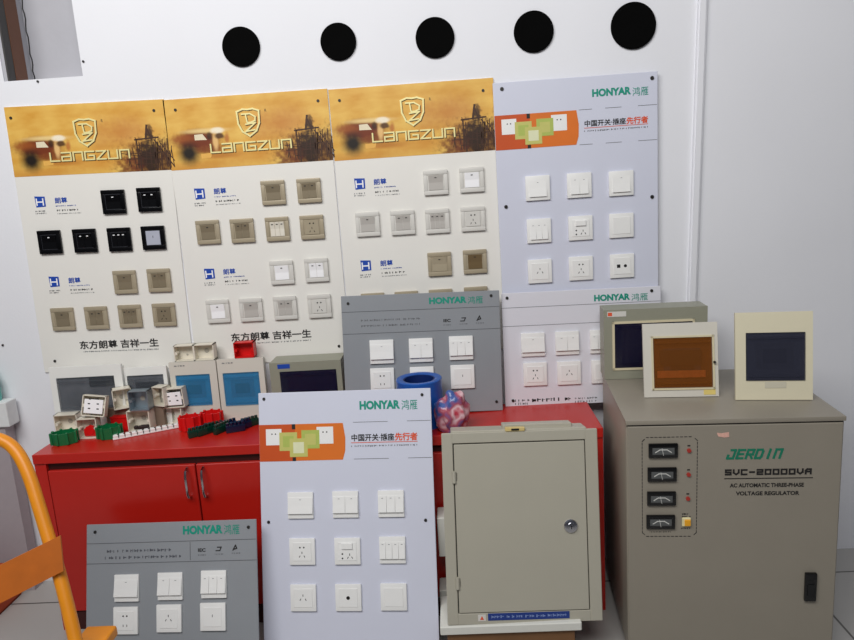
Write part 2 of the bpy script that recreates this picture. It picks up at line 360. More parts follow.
def amber_board(label, q, top_s, logos, shield, word, slog, bot_s, seed):
    P = (0, W-.006, 0)
    B = Board('display_board', label, q, P, 0, 0, boardC, th=.0055, group='tall boards with an amber printed banner')
    bh = .262; w_ = B.w
    bn = MB().box(0, w_-.001, -.0006, .0004, .017, bh).build('banner', bannerM, B.root, loc=(0.0005, 0, B.h-bh-.0003))
    # pieces of the printed picture: old car on the left, scaffold silhouette on the right
    def art(polys, c, nm, d):
        b = MB()
        for pl in polys: b.prism(pl, -.0007-d*.0001, -.0004)
        return b.build(nm, c, bn)
    art([[(.098, .136), (.128, .137), (.142, .116), (.098, .117)]], mat('print pale window', (232, 220, 190), .5, var=.15, scale=90), 'lamp_print', 0)
    art([[(.115, .068), (.155, .070), (.150, .054), (.115, .052)]], mat('print lamp gold', (232, 178, 84), .5), 'bumper_print', 1)
    rnd = random.Random(3); b = MB()
    for k in range(26):
        x = rnd.uniform(.42, .60); z0 = rnd.uniform(.018, .04); hh = rnd.uniform(.04, .12)*(1.1-abs(x-.51)*5)
        b.stroke([(x, z0), (min(.596, x+rnd.uniform(-.012, .012)), z0+max(.02, hh))], .0028, -.0009, -.0004)
    for k in range(9):
        x = rnd.uniform(.40, .5); z = rnd.uniform(.04, .11); b.stroke([(x, z), (x+rnd.uniform(.04, .09), z+rnd.uniform(-.015, .015))], .0022, -.0009, -.0004)
    b.stroke([(.53, .125), (.593, .03)], .004, -.0009, -.0004); b.stroke([(.55, .115), (.596, .05)], .003, -.0009, -.0004)
    b.stroke([(.46, .128), (.545, .133)], .005, -.0009, -.0004); b.stroke([(.50, .13), (.508, .175)], .007, -.0009, -.0004); b.stroke([(.52, .13), (.508, .165)], .005, -.0009, -.0004)
    b.build('scaffold_print', mat('print blackish', (62, 32, 14), .5, var=.4), bn)
    # raised shield and lettering, each over a dark offset copy as painted shadow
    u, v = B.loc(*shield); sh = [(-.044, .040), (-.02, .048), (0, .046), (.02, .048), (.044, .040), (.042, -.005), (.028, -.034), (0, -.052), (-.028, -.034), (-.042, -.005), (-.044, .040)]
    inner = [[(-.025, .03), (.008, .03), (.028, .018), (.026, .004), (.008, -.002), (-.004, -.002)], [(-.01, .03), (-.006, 0)], [(-.012, -.008), (.026, -.004), (-.014, -.034), (.022, -.030)]]
    for (mm, o_, y0, y1, nm) in ((mat('print shadow brown', (84, 56, 20), .6), .0022, -.0016, -.0004, 'emblem_shadow'), (cream, 0, -.0030, -.0016, 'emblem')):
        b = MB(); b.stroke([(u+x*.9+o_, v+z*.93-o_) for x, z in sh], .0058, y0, y1)
        for ln in inner: b.stroke([(u+x*.9+o_, v+z*.93-o_) for x, z in ln], .005, y0, y1)
        b.build(nm, mm, B.root)
    text('R', u+.064, v+.036, .007, .010, dark, B.root, 'registered_mark')
    u, v = B.loc(*word); lw, lh, gp = .033, .028, .0098; tot = 7*lw+6*gp
    for (mm, o_, y0, y1, nm) in ((mat('print shadow brown', (84, 56, 20), .6), .0022, -.0016, -.0004, 'lettering_shadow'), (cream, 0, -.0030, -.0016, 'lettering')):  # dark copy set off below right paints the letters' shadow
        b = MB(); x = u-tot/2
        for ch in 'LANGZUN':
            for ln in LET[ch]: b.stroke([(x+p*lw+o_, v-lh/2+r_*lh-o_) for p, r_ in ln], .0052, y0, y1)
            x += lw+gp
        b.build(nm, mm, B.root)
    for k, (lx, ly, tx, ty) in enumerate(logos):
        u, v = B.loc(lx, ly); q_ = .020
        lo = MB().prism([(u-q_*.9, v+q_), (u+q_, v+q_*.9), (u+q_, v-q_*.9), (u-q_*.8, v-q_)], -.0009, -.0004).build('logo', blue, B.root)
        MB().stroke([(u-.012, v+.010), (u-.012, v-.012)], .0045, -.0013, -.0009).stroke([(u+.012, v+.010), (u+.012, v-.012)], .0045, -.0013, -.0009).stroke([(u-.012, v-.001), (u+.012, v-.001)], .0045, -.0013, -.0009).build('logo_letter', whiteR, lo)
        fine(B.root, u-.022, u+.018, v-.034, .006, greyp, seed+k, rows=2)
        u, v = B.loc(tx, ty); text('朗尊', u, v, .046, .022, blue, B.root, bold=.02)
        fine(B.root, u-.022, u+.055, v-.020, .005, blue, seed+k+5); fine(B.root, u-.02, u+.065, v-.036, .0075, dark, seed+k+9, rows=1); fine(B.root, u-.02, u+.07, v-.048, .004, greyp, seed+k+19)
    if slog:
        u, v = B.loc(*slog); text('东方朗尊 吉祥一生', u, v, .305, .033, dark, B.root, 'slogan', bold=.022)
        fine(B.root, u-.14, u+.15, v-.026, .006, greyp, seed+40)
    for s_ in top_s: B.screw(*s_)
    for s_ in bot_s: B.screw(*s_)
    return B
L1 = amber_board('leftmost tall white wall board with amber banner and black switches', [(0, 107), (163.4, 99.6), (194.5, 367), (48, 373)], [(11, 118), (154, 110.5)],
    [(40, 201.8, 61, 200.3), (54, 281.7, 74.5, 280.3)], (85.8, 132), (90, 155.5), (119, 343.8), [(55, 361)], 1)
L2 = amber_board('middle tall white wall board with amber banner, beneath it a red box', [(164, 99.5), (330.2, 88.8), (348, 358), (195.2, 367)], [(175.5, 110), (318, 100.8)],
    [(199.5, 193.8, 220, 191), (209.3, 273.8, 229.3, 271.5)], (248.8, 122), (251, 146), (271, 335.5), [(339, 346)], 2)
L3 = amber_board('right-hand tall white wall board with amber banner, behind small grey board', [(331, 88.7), (493.8, 78.2), (505, 348), (348.8, 358)], [(339.5, 100.5), (483, 90.5)],
    [(359.5, 183.8, 380, 181.6), (365.6, 265.6, 386.5, 263)], (412.5, 111), (413.5, 135), None, [], 3)
LN = 'leftmost amber-topped board'
def rows(B, data, bn, group):
    for (px, py, st, kd, desc, pos) in data: plate(B, px, py, st, kd, f'{desc}, {pos} on {bn}', group)
rows(L1, [(114.5, 201.8, BLK, 1, 'black single-rocker switch', 'left of the upper pair'), (150, 199.5, BLK, 2, 'black double-rocker switch', 'right of the upper pair'),
  (51, 242, BLK, 1, 'black single-rocker switch', 'first in the black row'), (86, 240.5, BLK, 2, 'black double-rocker switch', 'second in the black row'),
  (120.5, 239.3, BLK, 3, 'black triple-rocker switch', 'third in the black row'), (154.3, 237.6, BLG, 'single', 'black plate with pale grey face', 'end of black row'),
  (126, 281.8, GLD, 1, 'champagne single-rocker switch', 'left of the lower pair'), (160, 280, GLD, 2, 'champagne double-rocker switch', 'right of the lower pair'),
  (64, 318.8, GLD, 1, 'champagne single-rocker switch', 'first in the bottom row'), (97.5, 317.5, GLD, 2, 'champagne double-rocker switch', 'second in the bottom row'),
  (131, 315.8, GLD, 3, 'champagne triple-rocker switch', 'third in the bottom row'), (165, 314.3, GLD, 'five', 'champagne socket', 'last in the bottom row')], LN, 'switches on the leftmost amber-topped board')
rows(L2, [(273.8, 192.5, GLD, 1, 'champagne single-rocker switch', 'left of the top pair'), (309.5, 190.5, GLD, 2, 'champagne double-rocker switch', 'right of the top pair'),
  (208.8, 232, GLD, 1, 'champagne single-rocker switch', 'first in the champagne row'), (243, 230.5, GLD, 2, 'champagne double-rocker switch', 'second in the champagne row'),
  (278, 228.8, GLW, 3, 'champagne switch with cream rockers', 'third in champagne row'), (312.5, 227, GG, 'five', 'champagne five-hole socket', 'last in champagne row'),
  (282.5, 272.3, WWH, 1, 'white single-rocker switch', 'left of the white pair'), (317, 269.8, WWH, 2, 'white double-rocker switch', 'right of the white pair'),
  (218.8, 311, WWH, 1, 'bright white single-rocker switch', 'first in bottom row'), (251.8, 309.5, WSL, 1, 'silver-grey rocker switch', 'second in bottom row'),
  (285.8, 307.6, WSL, 2, 'silver-grey double-rocker switch', 'third in bottom row'), (320, 305.8, SIL, 'five', 'pale grey socket', 'last in bottom row')], 'middle amber-topped board', 'switches on the middle amber-topped board')
rows(L3, [(435.8, 182.5, WSL, 1, 'white switch with one grey rocker', 'left of top pair'), (471.8, 179.8, WWH, 1, 'white switch with white rocker', 'right of top pair'),
  (368, 224.2, WSL, 1, 'grey single-rocker switch', 'first in the second row'), (403, 222.5, WSL, 2, 'grey double-rocker switch', 'second in the second row'),
  (437.5, 221, WSL, 3, 'grey triple-rocker switch', 'third in the second row'), (473, 218.8, SIL, 'five', 'pale socket', 'last in the second row'),
  (439.7, 263.8, GG, 1, 'champagne rocker switch', 'left of the champagne pair'), (475, 261.3, GLB, 1, 'champagne switch with brown rocker', 'right of champagne pair'),
  (373.5, 304.3, GLD, 1, 'half-hidden champagne switch', 'first in the bottom row'), (407, 302.5, GLD, 2, 'half-hidden champagne switch', 'second in the bottom row'),
  (441, 300.5, GLD, 3, 'half-hidden champagne switch', 'third in the bottom row'), (476, 298, GG, 'five', 'half-hidden champagne socket', 'last in bottom row')], 'right amber-topped board', 'switches on the right amber-topped board')
# ---- boards with the teal wordmark
def teal_word(B, x0, x1, cy, x2, h=.026):
    a = B.loc(x0, cy); b = B.loc(x1, cy); c = B.loc(x2, cy)
    cx = (a[0]+b[0])/2; w_ = b[0]-a[0]
    text('HONYAR', cx, a[1]*.5+b[1]*.5, w_, h, teal, B.root, bold=.05)
    text('鸿雁', (b[0]+c[0])/2+.003, b[1], c[0]-b[0]-.004, h*1.12, teal, B.root, bold=0)
def lines(B, ys, x0=.03, x1=None, M=None, seg=None):
    for y in ys:
        for (s0, s1) in (seg or [(.0, 1)]): MB().box(B.w*s0, B.w*s1, -.0008, -.0003, y-.0007, y+.0007).build('rule_line', M or greyp, B.root)
def picture_banner(B, q):
    c = [B.loc(*p) for p in q]; (x0, z1), (x1, _), (x2, z0), _ = c; z1 = (c[0][1]+c[1][1])/2; z0 = (c[2][1]+c[3][1])/2; w_ = x1-x0; h = z1-z0
    x0 = 0.001; w_ = x1-x0
    pts = [(x0, z0), (x0+w_*.97, z0+h*.01), (x0+w_, z0+h*.25), (x0+w_*1.005, z0+h*.6), (x0+w_*.98, z1), (x0, z1)]
    bn = MB().prism(pts, -.0008, -.0003).build('picture_print', mat('print orange', (222, 116, 40), .4, var=.12, scale=9), B.root)
    MB().prism([(x0, z0), (x0+w_*.42, z0), (x0+w_*.42, z1), (x0, z1)], -.0010, -.0005).build('picture_panel', mat('print red orange', (202, 84, 34), .4, var=.12, scale=9), bn)
    MB().box(x0+w_*.385, x0+w_*.425, -.0012, -.0005, z0+h*.86, z1).box(x0+w_*.385, x0+w_*.425, -.0012, -.0005, z0, z0+h*.1).build('picture_shadow', dark, bn)
    yg = mat('print yellow green', (198, 196, 112), .4); yg2 = mat('print green', (176, 190, 96), .4)
    def sq(fx, fz, s_, M, d, inner=None):
        cx, cz = x0+w_*fx, z0+h*fz; r_ = h*s_/2
        o = MB().box(cx-r_, cx+r_, -.0012-d, -.0005, cz-r_, cz+r_).build('picture_plate', M, bn)
        if inner: MB().box(cx-r_*.6, cx+r_*.6, -.0014-d, -.0005, cz-r_*.6, cz+r_*.6).build('picture_plate_center', inner, o)
        else: MB().box(cx-r_*.3, cx-r_*.15, -.0014-d, -.0005, cz+r_*.3, cz+r_*.45).box(cx+r_*.15, cx+r_*.3, -.0014-d, -.0005, cz+r_*.3, cz+r_*.45).build('picture_plate_pins', hole, o)
    sq(.17, .66, .44, white, 0); sq(.77, .68, .46, white, 0); sq(.34, .53, .5, yg, .0002, yg2); sq(.60, .58, .5, yg2, .0003, yg); sq(.46, .36, .5, yg, .0006, mat('print cream', (226, 228, 190), .4))
def two_tone_slogan(B, x0, x1, y, h=.022):
    a = B.loc(x0, y); b = B.loc(x1, y); z = (a[1]+b[1])/2; xm = a[0]+(b[0]-a[0])*.66
    text('中国开关·插座', (a[0]+xm)/2, z, xm-a[0]-.003, h, dark, B.root, 'slogan', bold=.02)
    text('先行者', (xm+b[0])/2, z, b[0]-xm, h*1.08, org, B.root, 'slogan', bold=.03)
    MB().box(a[0], b[0], -.0008, -.0003, z-h*.72, z-h*.64).build('underline', org, B.root)
    fine(B.root, a[0], b[0], z-h*1.15, .006, greyp, 77)
HW = Board('display_board', 'tall lilac-white wall board with orange picture, right of the amber-topped boards', [(495.5, 83), (659, 71), (657.5, 332), (501.5, 341)], (0, W-.022, 0), 0, 0, boardL, th=.008)
MB().box(.07, .09, .008, .0215, .02, HW.h-.02).box(HW.w-.05, HW.w-.03, .008, .0215, .02, HW.h-.02).build('spacer', boardE, HW.root)
teal_word(HW, 592, 631, 91.8, 648); picture_banner(HW, [(496, 115), (578, 111), (578, 145), (497, 150.5)]); two_tone_slogan(HW, 584, 648, 121.5)
za = HW.loc(620, 107)[1]; zb = HW.loc(620, 142)[1]; lines(HW, [za, zb], seg=[(.52, .60), (.68, .78), (.88, .995)])
for p in [(501.8, 89), (652, 78), (506, 206.8), (652, 196.8)]: HW.screw(*p, r=.0065)
hb = 'lilac wall board'; g = 'switches on the lilac wall board'
rows(HW, [(537.5, 188, HON, 1, 'white single-rocker switch', 'top left'), (579, 185.2, HON, 2, 'white double-rocker switch', 'top middle'), (620.8, 183.2, HON, 1, 'white wide-rocker switch', 'top right'),
  (538.8, 230.6, HON, 3, 'white triple-rocker switch', 'middle row left'), (580.2, 227.8, HON, 'swsock', 'white switched socket', 'centre'), (621, 225.3, HON, 'blank', 'white blank plate', 'middle row right'),
  (539.7, 271, HON, 'three', 'white three-pin socket', 'bottom left'), (580.6, 268, HON, 'five', 'white five-hole socket', 'bottom middle'), (621.6, 265.6, HON, 'tvdata', 'white data socket with round hole', 'bottom right')], hb, g)
WB = Board('display_board', 'small white board standing on the red cabinet beside the grey metal box', [(500.6, 293), (659.3, 286.5), (663.5, 399.5), (506, 407.5)], (.141, 2.488, CT+.001), 1, 4, boardW, th=.005)
teal_word(WB, 594, 630, 297.3, 647.5, .024); lines(WB, [WB.loc(550, 306)[1], WB.loc(550, 324.5)[1]]); fine(WB.root, *[WB.loc(x, 401)[0] for x in (515, 530)], WB.loc(532, 400)[1], .01, greyp, 5, rows=2, gap=.012); fine(WB.root, WB.loc(532, 400)[0], WB.loc(571, 400)[0], WB.loc(550, 399.5)[1], .014, dark, 6); fine(WB.root, WB.loc(575, 400)[0], WB.loc(597, 400)[0], WB.loc(585, 398)[1], .008, greyp, 7, rows=2, gap=.012)
for p in [(507, 298), (651.5, 290.6), (513, 400.6)]: WB.screw(*p, r=.0055)
rows(WB, [(532.8, 344.4, HWD, 1, 'white single-rocker switch', 'top left'), (566.9, 342.8, HWD, 2, 'white double-rocker switch', 'second on top'), (601.5, 341.2, HWD, 3, 'white switch half behind grey-green box', 'top right'),
  (535, 373.8, HON, 'five', 'white five-hole socket', 'bottom left'), (568.8, 372.6, HON, 'three', 'white three-pin socket', 'second in bottom row'), (602.8, 371.2, HON, 'blank', 'white plate half behind grey-green box', 'bottom right')], 'small white board', 'switches on the small white board')
def tri_icons(B, pts):
    for i, p in enumerate(pts):
        u, v = B.loc(*p)
        if i == 0: text('IEC', u, v, .026, .011, dark, B.root, 'icon', bold=.03)
        elif i == 1: MB().stroke([(u-.009, v-.005), (u+.004, v-.005), (u+.009, v+.006), (u-.004, v+.006)], .003, -.0009, -.0004).build('icon', dark, B.root)
        else: MB().stroke([(u-.009, v-.006), (u, v+.009), (u+.004, v-.001), (u-.004, v-.003)], .0035, -.0009, -.0004).build('icon', dark, B.root)
        fine(B.root, u-.013, u+.015, v-.016, .005, greyp, 50+i)
GB = Board('display_board', 'small grey board standing on the cabinet behind the blue tape roll', [(342, 296), (498.5, 290.5), (503.8, 410), (345, 417)], (-.1, 2.43, CT+.001), 3, 7, boardG, th=.005)
teal_word(GB, 429, 466.5, 300.2, 482.5, .024); tri_icons(GB, [(447, 320.5), (463, 319.5), (479.5, 318.5)])
lines(GB, [GB.loc(430, 309)[1], GB.loc(430, 331)[1]], M=mat('dark line', (84, 86, 90), .6))
fine(GB.root, GB.loc(361, 320)[0], GB.loc(420, 320)[0], GB.loc(390, 319.5)[1], .008, greyp, 11, rows=2, gap=.02)
for p in [(348, 303.5), (491, 295.5), (496.5, 401.5)]: GB.screw(*p)
rows(GB, [(381.9, 351.6, HWD, 1, 'white single-rocker switch', 'upper left'), (421, 350, HWD, 2, 'white double-rocker switch', 'upper middle'), (461, 347.7, HWD, 3, 'white triple-rocker switch', 'upper right'),
  (382.5, 379.6, HON, 'four', 'white four-hole socket', 'lower left'), (422, 378.3, HON, 'three', 'white plate half behind blue tape roll', 'lower middle'), (462.5, 376.4, HON, 'single', 'white plate', 'lower right')], 'small grey board on cabinet', 'switches on the small grey board')
FB = Board('display_board', 'tall white board with orange picture standing on floor before the red cabinet', [(257.8, 393), (430, 388.3), (440, 640), (264, 640)], (-.35, 2.178, CT), -3, 14, boardW, th=.006)
# extend to the floor
def to_floor(B, M, th=.006):
    v = (B.M.to_3x3() @ Vector((0, 0, 1))); dz = (B.M.translation.z-.004)/v.z
    for ch in list(B.root.children):
        if ch.name.startswith('panel'): bpy.data.objects.remove(ch)
    MB().box(0, B.w, 0, th, -dz, B.h, .0012, 1).build('panel', M, B.root)
to_floor(FB, boardL)
teal_word(FB, 359.5, 400, 404.8, 417, .029); picture_banner(FB, [(257.5, 425), (344.5, 423), (345, 460), (259, 461.6)]); two_tone_slogan(FB, 351, 417.5, 437, .024)
lines(FB, [FB.loc(400, 421)[1], FB.loc(400, 458)[1]], seg=[(.55, .75), (.86, .995)])
for p in [(422, 394.6), (268.7, 522), (425.6, 520), (264, 399)]: FB.screw(*p)
rows(FB, [(301, 505, HWD, 1, 'white single-rocker switch', 'top left'), (345.8, 504, HWD, 2, 'white double-rocker switch', 'top middle'), (391.3, 503.3, HWD, 3, 'white triple-rocker switch', 'top right'),
  (302.8, 551, HON, 'five', 'white five-hole socket', 'middle row left'), (347.8, 550.6, HON, 'swsock', 'white switched socket', 'centre'), (392.7, 549.5, HWD, 4, 'white four-rocker switch', 'middle row right'),
  (303.9, 597.2, HON, 'three', 'white three-pin socket', 'bottom left'), (348.8, 596.9, HON, 'tv', 'white aerial socket', 'bottom middle'), (394, 596.3, HON, 'blank', 'white blank plate', 'bottom right')], 'tall white floor board', 'switches on the tall white floor board')
LB = Board('display_board', 'grey board leaning on the red cabinet front beside the yellow hand truck', [(88, 525.5), (256.6, 518.5), (258.3, 640), (84.3, 640)], (-1.0, 2.10, .42), -6, 18, boardG, th=.006)
to_floor(LB, boardG)
teal_word(LB, 183, 222.7, 529.6, 239.3, .028); tri_icons(LB, [(201.9, 550), (218.7, 549), (235.6, 548)])
fine(LB.root, LB.loc(107, 550)[0], LB.loc(171, 550)[0], LB.loc(140, 550.5)[1], .010, mat('mid grey print', (86, 88, 96), .6), 12); fine(LB.root, LB.loc(105, 557)[0], LB.loc(181, 557)[0], LB.loc(145, 557)[1], .010, mat('mid grey print', (86, 88, 96), .6), 13)
lines(LB, [LB.loc(170, 541.5)[1], LB.loc(170, 562)[1]], M=mat('dark line', (84, 86, 90), .6)); MB().box(LB.loc(190, 550)[0], LB.loc(190, 550)[0]+.0015, -.0008, -.0003, LB.loc(190, 560)[1], LB.loc(190, 542)[1]).build('rule_line', mat('dark line', (84, 86, 90), .6), LB.root)
for p in [(95.3, 532), (248.5, 527)]: LB.screw(*p)
rows(LB, [(127.6, 587.6, HWD, 1, 'white single-rocker switch', 'upper left'), (171, 585.8, HWD, 2, 'white double-rocker switch', 'upper middle'), (214.5, 583.8, HWD, 3, 'white triple-rocker switch', 'upper right'),
  (126.8, 620, HON, 'four', 'white four-hole socket', 'lower left'), (170, 617.8, HON, 'three', 'white three-pin socket', 'lower middle'), (213.8, 616.2, HON, 'single', 'white plate', 'lower right')], 'grey board on the floor', 'switches on the grey floor board')
# ------------------------------------------------------------------ red cabinets
CF = 2.222
def cabinet(x0, x1, label, doors):
    root = thing('cabinet', label, 'cabinet', TR((x0+x1)/2, CF, 0), 'red two-door cabinets')
    h = (x1-x0)/2; b = MB()
    b.box(-h, h, .014, W-.04-CF, .0, CT-.036); b.build('body', redC, root)
    MB().box(-h-.0, h, -.006, W-.04-CF, CT-.034, CT, .0015, 1).build('top_panel', redC, root)
    for sx in (-1, 1): MB().box(sx*h, sx*(h-.04), 0, .014, 0, CT-.036).build('side_post', redC, root)
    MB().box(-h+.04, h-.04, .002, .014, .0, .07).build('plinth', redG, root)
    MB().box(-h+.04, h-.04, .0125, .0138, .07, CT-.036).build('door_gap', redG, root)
    for sx in (-1, 1):
        x_0, x_1 = sorted((sx*.0025, sx*(h-.044)))
        dr = MB().box(x_0, x_1, -.004, .012, .076, CT-.062, .002, 1).build('door', redC, root)
        hd = MB(); xh = sx*.028; z0, z1 = .495, .60
        hd.tube([(xh, -.004, z0), (xh, -.024, z0+.006), (xh, -.030, z0+.022), (xh, -.031, (z0+z1)/2), (xh, -.030, z1-.022), (xh, -.024, z1-.006), (xh, -.004, z1)], .0045, 10)
        hd.build('handle', chrome, dr, smooth=True, label='polished metal bow handle')
    return root
gx = aty(195.5, 465, CF).x; cx0 = -1.478; cx1 = gx*2-cx0
cabinet(cx0, cx1, 'red two-door cabinet with metal handles behind the grey floor board', 2)
cabinet(cx1+.002, .462, 'red cabinet mostly hidden behind the tall white board and metal enclosure', 2)
# ------------------------------------------------------------------ distribution boxes
def pane(name, c, alpha, rough=.12): return mat(name, c, rough, alpha=alpha, var=.02, spec=.6)
def dist_box(label, base, yaw, lean, w, h, d, win, fm, pm, group=None, inner=None, roll=0, cat='box', rim=.004, rail=True, body=None, front_out=.0):
    """base = world point of the lower-left front corner; win = x0,x1,z0,z1 fractions"""
    root = thing('distribution_box', label, cat, yawm(base, yaw, lean, roll), group)
    x0, x1, z0, z1 = win[0]*w, win[1]*w, win[2]*h, win[3]*h; t = .012
    b = MB(); b.box(0, x0, 0, t, 0, h).box(x1, w, 0, t, 0, h).box(x0, x1, 0, t, 0, z0).box(x0, x1, 0, t, z1, h); bmesh.ops.remove_doubles(b.bm, verts=b.bm.verts, dist=.00001)
    b.build('front_cover', fm, root)
    e = .012 if body is None else body
    MB().box(e, w-e, t, d, e, h-e, .003, 2).build('back_box', fm, root)
    if inner is None: inner = mat('deep blue inner', (30, 42, 60), .5)
    MB().box(x0, x1, t-.002, t+.0005, z0, z1).build('inner_panel', inner, root)
    if rail:
        cw = (x1-x0); ch = z1-z0
        MB().box(x0+cw*.18, x1-cw*.18, t-.0035, t-.002, z0+ch*.24, z1-ch*.22).build('inner_frame', mat('slate blue frame', (52, 92, 128), .5) if pm is blueP else mat('dark slate frame', (48, 48, 54), .5), root)
        MB().box(x0+cw*.3, x1-cw*.3, t-.0055, t-.002, z0+ch*.36, z1-ch*.34).build('breaker_slot', hole, root)
    p = MB(); p.box(x0+.001, x1-.001, -.004, -.001, z0+.001, z1-.001, .001, 1)
    p.box(x0+.006, x1-.006, -.006, -.004, z0+.012, z0+.018).box(x0+.006, x1-.006, -.006, -.004, z1-.018, z1-.012)
    p.build('door', pm, root)
    return root, (x0, x1, z0, z1)
blueP = pane('blue clear pane', (64, 146, 196), .3); smoke = pane('smoke pane', (96, 102, 110), .25); smokeD = pane('dark smoke pane', (60, 62, 78), .42); amberP = pane('amber pane', (140, 80, 24), .35); navyP = pane('navy pane', (24, 22, 50), .75)
inB = mat('blue lit inner', (60, 130, 176), .5)
def px2m(px, y): return px*(y*.99)/F
def onbase(px, py, z=CT): return atz(px, py, z)
# white panel with rounded smoky window, far left
def fit_box(label, q, P, yaw, lean, d, winpx, fm, pm, **kw):
    """size taken from where its four front corners fall on a plane of the given turn"""
    n = nrm(yaw, lean); c = [hit(x, y, P, n) for x, y in q]
    w_ = ((c[1]-c[0]).length+(c[2]-c[3]).length)/2; h = ((c[0]-c[3]).length+(c[1]-c[2]).length)/2
    rot = Matrix.Rotation(R(yaw), 4, 'Z') @ Matrix.Rotation(R(-lean), 4, 'X'); ux = rot @ Vector((1, 0, 0)); uz = rot @ Vector((0, 0, 1))
    ctr = sum(c, Vector())/4; base = ctr-ux*w_/2-uz*h/2
    if 'z' in kw: zz = kw.pop('z'); h += base.z-zz; base.z = zz
    inv = yawm(base, yaw, lean).inverted(); ws = [inv @ hit(x, y, base, n) for x, y in winpx]
    win = (min(v.x for v in ws)/w_, max(v.x for v in ws)/w_, min(v.z for v in ws)/h, max(v.z for v in ws)/h)
    return dist_box(label, base, yaw, lean, w_, h, d, win, fm, pm, **kw)+(w_, h, base)
whitep = mat('white panel plastic', (236, 236, 232), .3, var=.01); ivory = mat('ivory plastic', (222, 215, 188), .35, var=.02); pgrey = mat('pale box plastic', (212, 208, 197), .4, var=.02); ggrn = mat('grey green steel', (146, 146, 130), .45, var=.04)
yP = 2.474
r1 = fit_box('wide white distribution box with smoky window at the cabinet\'s left end', [(48.5, 366.8), (122.3, 365.5), (126, 421), (56, 425)], (0, yP-.012, CT), 0, 2, .05, [(56, 378.5), (114, 378), (116, 409), (61, 411)], whitep, smoke, z=CT+.001, inner=mat('smoky inner', (120, 122, 128), .5, var=.75, scale=16), rail=False, group='distribution boxes on the cabinet')
MB().box(r1[1][0]+.12, r1[1][1]-.006, .0062, .010, r1[1][3]-.04, r1[1][3]-.006).build('breaker_slot', hole, r1[0])
r2 = fit_box('white distribution box with grey window standing behind the cream junction boxes', [(124, 368), (167, 366.5), (171, 419), (129, 421)], (0, yP+.004, CT), 0, 2, .05, [(127.5, 376), (163, 374.5), (167, 408), (131, 409)], whitep, smoke, z=CT+.001, inner=mat('smoky inner', (96, 98, 104), .5), group='distribution boxes on the cabinet')
r3 = fit_box('cream distribution box with blue window under the twin white back box', [(169, 363), (216.2, 360.3), (220, 414.5), (174, 417)], (0, yP, CT), 0, 2, .07, [(175.5, 375.6), (209.5, 374.5), (212.5, 405), (179, 406.5)], pgrey, blueP, z=CT+.001, inner=inB, group='distribution boxes on the cabinet')
r4 = fit_box('cream distribution box with blue window beneath the red back box', [(217.4, 360), (263.8, 357.5), (267, 412.5), (221, 414.5)], (0, yP, CT), 0, 2, .07, [(223, 373.4), (258.6, 371.8), (260.5, 404.5), (226, 406)], pgrey, blueP, z=CT+.001, inner=inB, group='distribution boxes on the cabinet')
for r_ in (r3, r4): fine(r_[0], .02, .06, r_[3]-.014, .006, greyp, 21)
r5 = fit_box('grey metal distribution box with dark window left of the small grey board', [(269, 364.5), (341, 358.6), (344, 407), (274, 411)], (0, yP-.04, CT), 0, 0, .11, [(279.5, 372), (336, 369), (338, 393), (282, 396)], ggrn, navyP, z=CT+.001, inner=mat('black purple inner', (30, 26, 44), .5), rail=False, body=0, group='distribution boxes on the cabinet')
bx = r5[3]; MB().box(.03, .075, -.0010, 0, bx-.022, bx-.006).build('blue_sticker', blue, r5[0], label='small blue sticker')
# ------------------------------------------------------------------ voltage regulator
RT = .79; k = (1.5-RT)/.73
FLc = Vector((.486*k, 2.02*k, 0)); FRc = Vector((1.095*k, 1.939*k, 0)); ryaw = -math.degrees(math.atan2(FLc.y-FRc.y, FRc.x-FLc.x)); rw = (FRc-FLc).length; rd = .508
ryaw = -4.5; FLc.y -= .014; RM = yawm(tuple(FLc), ryaw); rinv = RM.inverted(); rn = (RM.to_3x3() @ Vector((0, -1, 0)))
reg = thing('voltage_regulator', 'large beige-grey floor-standing steel cabinet with four meters, right of metal enclosure', 'voltage regulator', RM)
MB().box(0, rw, .004, rd, .04, RT-.016, .004, 2).box(.03, rw-.03, .03, rd-.03, .0, .045).build('body', regM, reg, smooth=True)
MB().box(-.002, rw+.002, -.004, rd+.002, RT-.014, RT, .003, 2).build('lid', regM, reg, smooth=True)
MB().box(.004, rw-.004, .001, .01, RT-.017, RT-.0135).build('lid_gap', dark, reg)
MB().box(.004, rw-.004, -.002, .006, .05, RT-.019, .002, 1).build('front_panel', regM, reg)
def rl(px, py):
    q = rinv @ hit(px, py, (FLc.x, FLc.y, 0), rn); return q.x, q.z
for i, (px, py) in enumerate([(662.7, 449.8), (661.6, 473.6), (661, 497.6), (660.2, 520.9)]):
    u, v = rl(px, py); a_, c_ = .041, .0215
    mt = MB().box(u-a_, u+a_, -.010, -.0015, v-c_, v+c_, .002, 2).build('meter', blk, reg, smooth=True, label='black panel meter')
    MB().box(u-a_*.75, u+a_*.75, -.0106, -.0095, v-c_*.72, v+c_*.45).build('dial', mat('dial face', (86, 88, 88), .3), mt)
    dl = MB(); dl.stroke([(u-.022, v-.004), (u-.01, v+.004), (u+.01, v+.004), (u+.022, v-.004)], .0025, -.0112, -.0105).stroke([(u, v-.013), (u-.004, v+.008)], .0012, -.0114, -.0105)
    dl.build('scale_marks', mat('scale white', (210, 210, 205), .4), mt); MB().box(u-a_*.75, u+a_*.75, -.0112, -.0100, v-c_*.72, v-c_*.5).build('dial_base', dark, mt)
ledM = mat('red lamp plastic', (170, 50, 40), .3)
for (px, py) in [(688.7, 450), (688.3, 474), (687.6, 498)]:
    u, v = rl(px, py); MB().cyl((u, -.004, v), .006, .006, 'y', 16).build('indicator_lamp', ledM, reg, smooth=True); MB().box(u-.004, u+.004, -.0026, -.0018, v+.012, v+.016).build('lamp_caption', dark, reg)
